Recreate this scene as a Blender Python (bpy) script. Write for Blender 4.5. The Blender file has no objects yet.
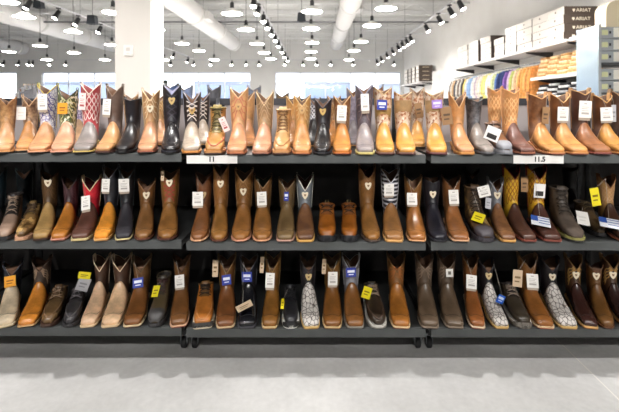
import bpy, math, random
random.seed(7)
R = math.radians
PI = math.pi
F_PX, VX, VY, CAM_Z = 412.0, 315.0, 105.0, 1.27
sc = bpy.context.scene
col = sc.collection

def px(x, D): return (x - VX) / F_PX * D
def pz(y, D): return CAM_Z - (y - VY) / F_PX * D

# ------------------------------------------------------------------ materials
def lin(h):
    h = h.lstrip('#')
    out = []
    for i in (0, 2, 4):
        c = int(h[i:i+2], 16) / 255
        out.append(c / 12.92 if c <= .04045 else ((c + .055) / 1.055) ** 2.4)
    return tuple(out) + (1.0,)

MC = {}
def base_mat(name):
    m = bpy.data.materials.new(name); m.use_nodes = True
    nt = m.node_tree
    return m, nt, nt.nodes['Principled BSDF']

def plain(h, rough=.5, metal=0., spec=.5):
    k = ('p', h, rough, metal, spec)
    if k not in MC:
        m, nt, b = base_mat('paint_' + h)
        b.inputs['Base Color'].default_value = lin(h)
        b.inputs['Roughness'].default_value = rough
        b.inputs['Metallic'].default_value = metal
        b.inputs['Specular IOR Level'].default_value = spec
        MC[k] = m
    return MC[k]

def emit(h, s):
    k = ('e', h, s)
    if k not in MC:
        m, nt, b = base_mat('lamp_glow')
        b.inputs['Base Color'].default_value = lin(h)
        b.inputs['Emission Color'].default_value = lin(h)
        b.inputs['Emission Strength'].default_value = s
        MC[k] = m
    return MC[k]

def ramp(nt, fac, stops, interp='LINEAR'):
    r = nt.nodes.new('ShaderNodeValToRGB'); r.color_ramp.interpolation = interp
    el = r.color_ramp.elements
    el[0].position, el[0].color = stops[0][0], lin(stops[0][1])
    el[1].position, el[1].color = stops[1][0], lin(stops[1][1])
    for p, c in stops[2:]:
        e = el.new(p); e.color = lin(c)
    nt.links.new(fac, r.inputs[0])
    return r.outputs[0]

def leather(spec, rough=.42):
    """'hex' | 'hex|kind|hex2[|hex3]'"""
    k = ('l', spec, rough)
    if k in MC: return MC[k]
    p = spec.split('|'); h = p[0]; kind = p[1] if len(p) > 1 else 'grain'; h2 = p[2] if len(p) > 2 else None
    m, nt, b = base_mat('leather_' + h)
    N, L = nt.nodes, nt.links
    tc = N.new('ShaderNodeTexCoord'); co = tc.outputs['Object']
    def noise(scale, detail=3, rough_=.6):
        n = N.new('ShaderNodeTexNoise'); n.inputs['Scale'].default_value = scale
        n.inputs['Detail'].default_value = detail; n.inputs['Roughness'].default_value = rough_
        L.new(co, n.inputs['Vector']); return n.outputs['Fac']
    def dark(hx, f):
        hx = hx.lstrip('#'); return ''.join('%02x' % max(0, min(255, int(int(hx[i:i+2], 16) * f))) for i in (0, 2, 4))
    if kind == 'grain':
        c = ramp(nt, noise(17, 4, .6), [(.3, dark(h, .84)), (.7, dark(h, 1.12))])
    elif kind == 'worn':
        c = ramp(nt, noise(26, 5, .7), [(.38, h), (.64, h2)])
    elif kind == 'crackle':
        v = N.new('ShaderNodeTexVoronoi'); v.feature = 'DISTANCE_TO_EDGE'; v.inputs['Scale'].default_value = 55
        L.new(co, v.inputs['Vector'])
        c = ramp(nt, v.outputs['Distance'], [(.03, h2), (.09, h)])
    elif kind == 'mosaic':
        v = N.new('ShaderNodeTexVoronoi'); v.inputs['Scale'].default_value = 75
        L.new(co, v.inputs['Vector'])
        s = N.new('ShaderNodeSeparateColor'); L.new(v.outputs['Color'], s.inputs[0])
        st = [(0., h), (.38, h2)] + ([(.7, p[3])] if len(p) > 3 else [])
        c = ramp(nt, s.outputs[0], st, 'CONSTANT')
    elif kind == 'camo':
        st = [(0., h), (.48, h2)] + ([(.58, p[3])] if len(p) > 3 else [])
        c = ramp(nt, noise(22, 2, .5), st, 'CONSTANT')
    elif kind == 'snake':
        mp = N.new('ShaderNodeMapping'); mp.inputs['Scale'].default_value = (1.25, .8, .9); L.new(co, mp.inputs['Vector'])
        v = N.new('ShaderNodeTexVoronoi'); v.feature = 'DISTANCE_TO_EDGE'; v.inputs['Scale'].default_value = 44; v.inputs['Randomness'].default_value = .75
        L.new(mp.outputs[0], v.inputs['Vector'])
        c = ramp(nt, v.outputs['Distance'], [(.015, h2), (.10, h)])
    elif kind == 'diamonds':
        mp = N.new('ShaderNodeMapping'); mp.inputs['Rotation'].default_value = (0, 0, R(45))
        sx = N.new('ShaderNodeSeparateXYZ'); L.new(co, sx.inputs[0])
        def mth(op, a, b_=None):
            n = N.new('ShaderNodeMath'); n.operation = op
            for i, q in enumerate((a, b_)):
                if q is None: continue
                if isinstance(q, (int, float)): n.inputs[i].default_value = q
                else: L.new(q, n.inputs[i])
            return n.outputs[0]
        u = mth('MULTIPLY', sx.outputs[0], 1 / .034)
        yz = mth('SUBTRACT', mth('MULTIPLY', sx.outputs[2], .8), sx.outputs[1])
        w = mth('MULTIPLY', yz, 1 / .036)
        wob = mth('MULTIPLY', noise(40, 2), .25)
        a1 = mth('PINGPONG', mth('ADD', mth('ADD', u, w), wob), .5)
        a2 = mth('PINGPONG', mth('ADD', mth('SUBTRACT', u, w), wob), .5)
        c = ramp(nt, mth('MINIMUM', a1, a2), [(.06, h2), (.15, h)])
    elif kind == 'stripes':
        wv = N.new('ShaderNodeTexWave'); wv.wave_type = 'BANDS'; wv.bands_direction = 'Z'
        wv.inputs['Scale'].default_value = 14; wv.inputs['Distortion'].default_value = .6
        L.new(co, wv.inputs['Vector'])
        c = ramp(nt, wv.outputs['Fac'], [(0., h), (.62, h2)], 'CONSTANT')
    L.new(c, b.inputs['Base Color'])
    b.inputs['Roughness'].default_value = rough
    bp = N.new('ShaderNodeBump'); bp.inputs['Strength'].default_value = .25; bp.inputs['Distance'].default_value = .002
    L.new(noise(160, 2), bp.inputs['Height']); L.new(bp.outputs[0], b.inputs['Normal'])
    MC[k] = m
    return m

def mottled(name, h1, h2, scale, rough, bump=0., detail=5):
    m, nt, b = base_mat(name); N, L = nt.nodes, nt.links
    tc = N.new('ShaderNodeTexCoord')
    n = N.new('ShaderNodeTexNoise'); n.inputs['Scale'].default_value = scale; n.inputs['Detail'].default_value = detail
    L.new(tc.outputs['Object'], n.inputs['Vector'])
    L.new(ramp(nt, n.outputs['Fac'], [(.3, h1), (.7, h2)]), b.inputs['Base Color'])
    b.inputs['Roughness'].default_value = rough
    if bump:
        bp = N.new('ShaderNodeBump'); bp.inputs['Strength'].default_value = bump
        L.new(n.outputs['Fac'], bp.inputs['Height']); L.new(bp.outputs[0], b.inputs['Normal'])
    return m

# ------------------------------------------------------------------ mesh helpers
class MB:
    def __init__(s): s.v = []; s.f = []; s.m = []
    def face(s, idx, m=0): s.f.append(tuple(idx)); s.m.append(m)
    def box(s, x0, x1, y0, y1, z0, z1, m=0):
        b = len(s.v)
        s.v += [(x, y, z) for z in (z0, z1) for y in (y0, y1) for x in (x0, x1)]
        for q in ((0, 2, 3, 1), (4, 5, 7, 6), (0, 1, 5, 4), (2, 6, 7, 3), (0, 4, 6, 2), (1, 3, 7, 5)):
            s.face([b + i for i in q], m)
        return s
    def grid(s, rows, closed=False, m=0, flip=False):
        b = len(s.v); n = len(rows[0])
        for r in rows: s.v += r
        for i in range(len(rows) - 1):
            for j in range(n if closed else n - 1):
                k = (j + 1) % n
                q = [b + i * n + j, b + i * n + k, b + (i + 1) * n + k, b + (i + 1) * n + j]
                s.face(q[::-1] if flip else q, m)
        return b
    def tube(s, pts, r, n=6, m=0, cap=True, radii=None):
        rows = []
        for i, p in enumerate(pts):
            a = pts[max(0, i - 1)]; c = pts[min(len(pts) - 1, i + 1)]
            t = norm(sub(c, a))
            u = (0, 0, 1) if abs(t[2]) < .9 else (1, 0, 0)
            e1 = norm(cross(t, u)); e2 = cross(t, e1)
            rr = radii[i] if radii else r
            rows.append([add(p, add(mul(e1, rr * math.cos(2 * PI * k / n)), mul(e2, rr * math.sin(2 * PI * k / n)))) for k in range(n)])
        b = s.grid(rows, True, m)
        if cap:
            s.face([b + k for k in range(n)][::-1], m)
            e = b + (len(rows) - 1) * n
            s.face([e + k for k in range(n)], m)
        return s
    def lathe(s, prof, c=(0, 0, 0), n=20, m=0):
        rows = [[(c[0] + r * math.cos(2 * PI * k / n), c[1] + r * math.sin(2 * PI * k / n), c[2] + z) for k in range(n)] for r, z in prof]
        b = s.grid(rows, True, m)
        return s
    def prism(s, poly, tf, th, m=0):
        """poly 2D (u,v); tf maps (u,v,w)->xyz; w 0..th"""
        n = len(poly); b = len(s.v)
        s.v += [tf(u, v, 0) for u, v in poly] + [tf(u, v, th) for u, v in poly]
        s.face([b + i for i in range(n)][::-1], m); s.face([b + n + i for i in range(n)], m)
        for i in range(n):
            j = (i + 1) % n
            s.face([b + i, b + j, b + n + j, b + n + i], m)
        return s
    def build(s, name, mats, parent=None, smooth=False, loc=None):
        me = bpy.data.meshes.new(name)
        me.from_pydata(s.v, [], s.f)
        mats = mats if isinstance(mats, (list, tuple)) else [mats]
        for q in mats: me.materials.append(q)
        for p, k in zip(me.polygons, s.m): p.material_index = k; p.use_smooth = smooth
        import bmesh
        bm = bmesh.new(); bm.from_mesh(me)
        bmesh.ops.recalc_face_normals(bm, faces=bm.faces); bm.to_mesh(me); bm.free()
        o = bpy.data.objects.new(name, me); col.objects.link(o)
        if parent: o.parent = parent
        if loc: o.location = loc
        return o

def sub(a, b): return (a[0]-b[0], a[1]-b[1], a[2]-b[2])
def add(a, b): return (a[0]+b[0], a[1]+b[1], a[2]+b[2])
def mul(a, k): return (a[0]*k, a[1]*k, a[2]*k)
def cross(a, b): return (a[1]*b[2]-a[2]*b[1], a[2]*b[0]-a[0]*b[2], a[0]*b[1]-a[1]*b[0])
def norm(a):
    l = math.sqrt(a[0]**2 + a[1]**2 + a[2]**2) or 1
    return (a[0]/l, a[1]/l, a[2]/l)

def tag(o, label, cat, group=None, kind=None):
    o['label'] = label; o['category'] = cat
    if group: o['group'] = group
    if kind: o['kind'] = kind
    return o
def empty(name, loc, rz=0):
    o = bpy.data.objects.new(name, None); col.objects.link(o)
    o.location = loc; o.rotation_euler = (0, 0, rz); o.empty_display_size = .1
    return o
def struct(o, label=None, cat=None):
    o['kind'] = 'structure'
    if label: o['label'] = label
    if cat: o['category'] = cat
    return o
def copy_tree(o, parent=None):
    c = o.copy(); col.objects.link(c)
    if parent: c.parent = parent
    for ch in list(o.children): copy_tree(ch, c)
    return c
def text_into(mb, s, size, tf, m, align='CENTER', bold=0.0):
    cu = bpy.data.curves.new('lettering_curve', 'FONT'); cu.body = s; cu.size = size
    cu.align_x = align; cu.align_y = 'CENTER'; cu.offset = bold; cu.resolution_u = 3
    ob = bpy.data.objects.new('lettering_curve', cu)
    me = bpy.data.meshes.new_from_object(ob)
    b = len(mb.v)
    mb.v += [tf(v.co.x, v.co.y) for v in me.vertices]
    for p in me.polygons: mb.face([b + i for i in p.vertices], m)
    bpy.data.objects.remove(ob); bpy.data.curves.remove(cu); bpy.data.meshes.remove(me)

# ------------------------------------------------------------------ boots
EDGE = 2.06
DECK = {'T': 1.02, 'M': .585, 'B': .15}
TOE_D = {'T': 2.042, 'M': 2.045, 'B': 2.055}
NT = 28
TS = [2 * PI * j / NT for j in range(NT)]

SOLE_SQ = [(-.006, .028), (-.003, .035), (.005, .041), (.03, .047), (.08, .052), (.12, .050), (.16, .043), (.20, .038), (.25, .038), (.285, .034), (.30, .024), (.306, .012)]
SOLE_RD = [(-.006, .012), (-.002, .021), (.010, .033), (.03, .043), (.07, .051), (.11, .051), (.16, .044), (.20, .038), (.25, .038), (.285, .034), (.30, .024), (.306, .012)]

def lerp_tab(tab, y):
    if y <= tab[0][0]: return tab[0][1]
    for (a, b), (c, d) in zip(tab, tab[1:]):
        if y <= c: return b + (d - b) * (y - a) / (c - a)
    return tab[-1][1]

def catmull(a, b, c, d, t):
    return tuple(.5 * (2*q1 + (q2-q0)*t + (2*q0-5*q1+4*q2-q3)*t*t + (3*q1-q0-3*q2+q3)*t**3) for q0, q1, q2, q3 in zip(a, b, c, d))

class Upper:
    def __init__(u, style, H, ws, toe, lean=0.):
        sole = SOLE_SQ if toe == 'sq' else SOLE_RD
        hw = lambda y: (lerp_tab(sole, y) - .003)
        sq = toe == 'sq'
        e0 = .55 if sq else .8
        zf = .014
        if style == 'western':
            rg = [(.000, .024, .000, zf, hw(0) * .75, e0), (.006, .034, .006, zf, hw(.005) * .97, e0), (.03, .043, .03, zf, hw(.03), e0 + .08),
                  (.075, .056, .075, zf, hw(.075), .7), (.115, .074, .125, zf + .001, hw(.12), .75), (.150, .099, .185, .026, .044, .8),
                  (.176, .129, .245, .037, .040, .85), (.190, .156, .287, .042, .0385, .9), (.197, .182, .301, .078, .0385, .95),
                  (.196, .205, .297, .135, .0415, .95), (.189, .232, .298, .215, .0455, .95), (.178, H, .309, H, .050, .95)]
        elif style == 'lacer':
            m = .5 * (.14 + H)
            rg = [(.000, .032, .000, .022, hw(0) * .8, e0), (.006, .046, .006, .022, hw(.005), e0), (.03, .060, .03, .022, hw(.03), .7),
                  (.075, .070, .075, .022, hw(.075), .72), (.115, .088, .125, .022, hw(.12), .75), (.150, .112, .185, .023, .044, .8),
                  (.174, .136, .245, .024, .041, .85), (.188, min(.155, m), .290, .030, .040, .9), (.195, m, .302, .07, .041, .95),
                  (.196, H, .300, H, .044, .95)]
        else:  # low
            rg = [(.000, .034, .000, .022, hw(0) * .8, e0), (.006, .047, .006, .022, hw(.005), e0), (.03, .058, .03, .022, hw(.03), .7),
                  (.075, .064, .075, .022, hw(.075), .72), (.115, .080, .125, .022, hw(.12), .75), (.148, .70 * H + .008, .185, .023, .045, .8),
                  (.170, .86 * H, .245, .024, .042, .85), (.186, H - .006, .288, .030, .040, .9), (.194, H + .002, .302, .06, .040, .95),
                  (.198, H + .010, .300, H - .022, .040, .95)]
        u.rg = [(a[0], a[1], a[2], a[3], a[4] * ws, a[5]) for a in rg]
        u.n = len(rg) - 1; u.H = H; u.style = style; u.cache = {}
        u.z0 = rg[-2][1]
    def ring(u, s):
        k = round(s, 4)
        if k in u.cache: return u.cache[k]
        s = max(0., min(u.n + .25, s)); i = min(int(s), u.n - 1); t = s - i
        g = u.rg
        if i >= u.n - 1:
            a, b = g[i], g[i + 1]
            r = tuple(p + (q - p) * t for p, q in zip(a, b))
        else:
            r = catmull(g[max(0, i - 1)], g[i], g[i + 1], g[min(u.n, i + 2)], t)
        u.cache[k] = r
        return r
    def P(u, s, t, off=0.):
        fy, fz, by, bz, w, e = u.ring(s)
        cy, cz = (fy + by) / 2, (fz + bz) / 2
        vy, vz = (fy - by) / 2, (fz - bz) / 2
        l = math.hypot(vy, vz); k = 1 + off / max(l, .006)
        c, d = math.cos(t), math.sin(t)
        if abs(c) < 1e-9: c = 0.
        if abs(d) < 1e-9: d = 0.
        cc = math.copysign(abs(c) ** (e if s > 4 or c > 0 else .5), c); dd = math.copysign(abs(d) ** e, d)
        x = (w + off) * dd; y = cy + vy * k * cc; z = cz + vz * k * cc
        return (x, y - .15, z)
    def s_of_z(u, z):
        if z >= u.z0: return u.n - 1 + (z - u.z0) / max(u.H - u.z0, .01)
        a, b = 2., u.n - 1.
        for _ in range(14):
            m = (a + b) / 2
            if u.ring(m)[1] < z: a = m
            else: b = m
        return a
    def yF(u, z):
        s = 1.
        while s < u.n:
            if u.ring(s)[1] >= z: return u.ring(s)[0]
            s += .1
        return u.ring(u.n)[0]

def ribbon(mb, pts, nrm, wid, m=0):
    L, Rr = [], []
    for i, p in enumerate(pts):
        t = norm(sub(pts[min(i + 1, len(pts) - 1)], pts[max(0, i - 1)]))
        s = norm(cross(t, nrm[i]))
        L.append(add(p, mul(s, wid / 2))); Rr.append(sub(p, mul(s, wid / 2)))
    mb.grid([L, Rr], False, m)

def sole_mb(tab, ws, z0f, z1f, grow=0., y0=-9, y1=9):
    st = [(y, w * ws + grow) for y, w in tab if y0 <= y <= y1]
    st = [(y0, lerp_tab(tab, y0) * ws + grow)] + st if y0 > -1 else st
    st = st + [(y1, lerp_tab(tab, y1) * ws + grow)] if y1 < 1 else st
    mb = MB(); rows = []
    for y, w in st:
        a, b = z0f(y), z1f(y)
        rows.append([(-w, y - .15, a), (-w, y - .15, b), (w, y - .15, b), (w, y - .15, a)])
    b = mb.grid(rows, True)
    mb.face([b, b + 1, b + 2, b + 3]); e = b + 4 * (len(rows) - 1); mb.face([e, e + 3, e + 2, e + 1])
    return mb

SHIELD = [(0, -1.), (.35, -.72), (.68, -.3), (.88, .2), (.92, .62), (.62, .86), (.28, .8), (0, .62), (-.28, .8), (-.62, .86), (-.92, .62), (-.88, .2), (-.68, -.3), (-.35, -.72)]

TAGS = {  # kind: (part name, card, ink, label)
    'w': ('price_tag', 'f4f1ec', 'b8b2ac', 'white price tag'), 'b': ('brand_tag', '2f3f9e', 'e8ecf8', 'blue brand tag'),
    'y': ('clearance_tag', 'f0de20', '907a10', 'yellow clearance tag'), 'o': ('clearance_tag', 'f0a428', '9a5a10', 'orange clearance tag'),
    'f': ('flag_tag', 'e8ecf4', '2f58b0', 'blue and white flag tag'), 'n': ('hang_tag', 'd8bfa0', '8a7050', 'beige hang tag'),
    'g': ('hang_tag', 'b4b4b8', '88888c', 'grey hang tag'), 'p': ('brand_tag', 'a88ad8', 'e8e0f8', 'lilac brand tag'),
    'k': ('photo_tag', 'f0ece8', '2c2826', 'white tag with a dark picture'), 'h': ('hang_tag', '9a7650', '5a4430', 'brown hang tag'),
    's': ('price_sticker', 'f0eee8', '706a60', 'small white sticker'), 'c': ('brand_tag', '2a68d8', 'd8e6fa', 'bright blue tag'),
    'v': ('price_tag', 'f2efea', 'e2ded8', 'blank white tag'),
    'r': ('price_tag', 'f2dedb', 'b05a5a', 'pale pink price tag')}

def add_tag(root, u, kind, rect, roll, rx, ry, rz, th):
    name, card, ink, lab = TAGS[kind]
    x0, y0, x1, y1 = rect
    ct, st = math.cos(th), math.sin(th)
    def world(lx, ly): return (rx + lx * ct - ly * st, ry + lx * st + ly * ct)
    def local(wx, wy, wz): dx, dy = wx - rx, wy - ry; return (dx * ct + dy * st, -dx * st + dy * ct, wz - rz)
    def depth(yp):
        D = ry
        for _ in range(5):
            z = pz(yp, D) - rz
            D = world(0, u.yF(min(max(z, .03), u.H)) - .15 - .016)[1]
        return D
    Dt, Db = depth(y0), depth(y1)
    if Dt < Db: Dt = Db
    if abs(roll) > 18: Dt = Db
    Dm = (Dt + Db) / 2
    Db = max(Db, Dm - .05)
    cx = (x0 + x1) / 2
    top = local(px(cx, Dt), Dt, pz(y0, Dt)); bot = local(px(cx, Db), Db, pz(y1, Db))
    C = mul(add(top, bot), .5); up = sub(top, bot); h = math.sqrt(sum(q * q for q in up)); up = norm(up)
    w = (x1 - x0) / F_PX * Dm
    yaw = -th * .5 + random.uniform(-.12, .12)
    ri = (math.cos(yaw), math.sin(yaw), 0)
    nr = norm(cross(ri, up)); ri = cross(up, nr)
    cr, sr = math.cos(R(roll)), math.sin(R(roll))
    ri, up = add(mul(ri, cr), mul(up, sr)), add(mul(up, cr), mul(ri, -sr))
    if nr[1] > 0: nr = mul(nr, -1)
    def tf(a, b, c): return add(C, add(add(mul(ri, a), mul(up, b)), mul(nr, c)))
    mb = MB()
    def card_at(a0, a1, b0, b1, c0, c1, m): mb.prism([(a0, b0), (a1, b0), (a1, b1), (a0, b1)], lambda a, b, c: tf(a, b, c0 + c), c1 - c0, m)
    card_at(-w/2, w/2, -h/2, h/2, 0, .0014, 0)
    if kind in 'wr':
        for k, (f0, f1, a0, a1) in enumerate(((.30, .36, -.12, .12), (.12, .15, -.3, .3), (.02, .05, -.32, .2), (-.10, -.07, -.3, .28), (-.30, -.18, -.3, .3))):
            card_at(a0 * w, a1 * w, f0 * h, f1 * h, .0014, .0018, 1)
    elif kind == 'b' or kind == 'p' or kind == 'c':
        card_at(-.36*w, .36*w, -.02*h, .26*h, .0014, .0018, 1); card_at(-.25*w, .25*w, -.28*h, -.18*h, .0014, .0018, 1)
    elif kind == 'f':
        card_at(-.5*w, -.12*w, -.05*h, .5*h, .0014, .0018, 1)
        for k in range(3): card_at(-.1*w if k > 0 else -.1*w, .48*w, (.3-.26*k)*h, (.36-.26*k)*h, .0014, .0018, 1)
    elif kind == 'k':
        card_at(-.34*w, .34*w, -.36*h, -.02*h, .0014, .0018, 1)
    elif kind == 's':
        card_at(-.2*w, .2*w, -.2*h, .2*h, .0014, .0018, 1)
    else:
        card_at(-.3*w, .3*w, .0, .12*h, .0014, .0018, 1); card_at(-.3*w, .2*w, -.22*h, -.14*h, .0014, .0018, 1)
    o = mb.build(name, [plain(card, .6), plain(ink, .6)], root); o['label'] = lab
    if kind in 'w' and h > .06:
        m2 = MB(); m2.prism([(-w*.46, -h*.66), (w*.46, -h*.66), (w*.46, 0), (-w*.46, 0)], lambda a, b, c: tf(a, b, -.004 + c), .0014)
        q = m2.build('swing_tag', plain('b7a898', .7), o)
    # string up to the rim
    if kind != 's':
        a = tf(0, h * .46, .0004)
        sd = 1 if C[0] >= 0 else -1
        e = u.P(u.n - .12, sd * .55, .003) if u.style == 'western' else u.P(u.n - .3, sd * .3, .006)
        mid = add(mul(add(a, e), .5), (0, -.004, -.002))
        m3 = MB(); m3.tube([a, mid, e], .0008, 4); m3.build('string', plain('b4aca2', .8), o)

def add_badge(root, u, z, colr='e9dcc2', sc_=.019):
    s = u.s_of_z(z)
    p = u.P(s, 0, .002)
    mb = MB()
    tf = lambda a, b, c: (p[0] + a, p[1] - c + .002, p[2] + b)
    mb.prism([(a * sc_, b * sc_ * 1.15) for a, b in SHIELD], tf, .004, 0)
    mb.prism([(a * sc_ * .34, b * sc_ * .36 + .001) for a, b in SHIELD], lambda a, b, c: tf(a, b, .0041 + c), .0006, 1)
    o = mb.build('badge', [plain(colr, .4), plain('8a6c48', .5)], root); o['label'] = 'shield-shaped badge'

def stitch(root, u, pattern, colr, zlo=.20):
    mb = MB(); zr = u.H - .055
    def line(f, ta, tb, n=16):
        pts, nn = [], []
        for i in range(n + 1):
            t = ta + (tb - ta) * i / n; z = f(t)
            if z > u.H - .012 - (.05 * (1 - abs(math.sin(t)))): z = u.H - .012 - (.05 * (1 - abs(math.sin(t))))
            s = u.s_of_z(z)
            p = u.P(s, t, .0016); pts.append(p)
            nn.append(norm((math.sin(t), -math.cos(t), 0)))
        ribbon(mb, pts, nn, .0048)
    H = u.H; zl = .165; sp = zr - zl
    if pattern == 'flame':
        for k in range(4):
            z0 = zl + sp * (.02 + .24 * k)
            for sg in (1, -1):
                line(lambda t, z0=z0: z0 + .055 * (1 - abs(t) / 1.25) ** 1.6 + .006 * math.sin(9 * abs(t)), 0, sg * 1.25)
    elif pattern == 'cross':
        for k in range(4):
            z0 = zl + sp * .24 * k
            for sg in (1, -1):
                line(lambda t, z0=z0, sg=sg: z0 + sp * .32 * (.5 + sg * t / 1.3), -.65, .65, 10)
    elif pattern == 'vine':
        for k in range(5):
            t0 = -1.0 + .5 * k
            for w_ in (0, 1):
                pts, nn = [], []
                for i in range(19):
                    f = i / 18; z = zl + (H - .05 - zl) * f; t = t0 + .2 * math.sin(f * 11 + w_ * PI)
                    if z > H - .012 - (.05 * (1 - abs(math.sin(t)))): break
                    pts.append(u.P(u.s_of_z(z), t, .0012)); nn.append(norm((math.sin(t), -math.cos(t), 0)))
                if len(pts) > 2: ribbon(mb, pts, nn, .0045)
    mb.build('stitching', plain(colr, .6), root)

def tune(spec):
    p = spec.split('|'); h = p[0]
    r_, g_, b_ = [int(h[i:i+2], 16) for i in (0, 2, 4)]
    if r_ > g_ > b_ and r_ > 1.35 * b_ and g_ < .8 * r_: g_ = int(g_ * 1.09); r_ = int(r_ * 1.03)
    p[0] = '%02x%02x%02x' % (min(r_, 255), min(g_, 255), b_)
    return '|'.join(p)

def stance(row, tx, sx, style, o):
    D = o.get('D', TOE_D[row]); rr = .24 if style == 'western' else .235
    Xt = px(tx, D); k = (sx - VX) / F_PX; ph = math.atan(k)
    q = (k * D - Xt) / (rr * math.sqrt(1 + k * k))
    return Xt, math.asin(max(-.75, min(.75, q))) + ph

def fit_widths(defs):
    for row in 'TMB':
        ls = sorted([d for d in defs if d[0] == row and ('D' not in d[8] or d[8]['D'] < 2.2)], key=lambda d: d[1])
        info = [stance(row, d[1], d[2], d[4], d[8]) for d in ls]
        room = [9.] * len(ls)
        for i in range(len(ls) - 1):
            (x1, a1), (x2, a2) = info[i], info[i + 1]
            c = math.cos((a1 + a2) / 2)
            dm = min((x2 + f * math.sin(a2) - x1 - f * math.sin(a1)) * c for f in (.03, .08, .13, .20, .26))
            room[i] = min(room[i], dm); room[i + 1] = min(room[i + 1], dm)
        for d, r_ in zip(ls, room):
            full, gap = (.104, .0034) if d[4] == 'western' else (.1092, .005)
            d[8]['w'] = max(.80 if d[4] == 'western' else .73, min(d[8].get('w', .98), (r_ - gap) / full))

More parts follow.
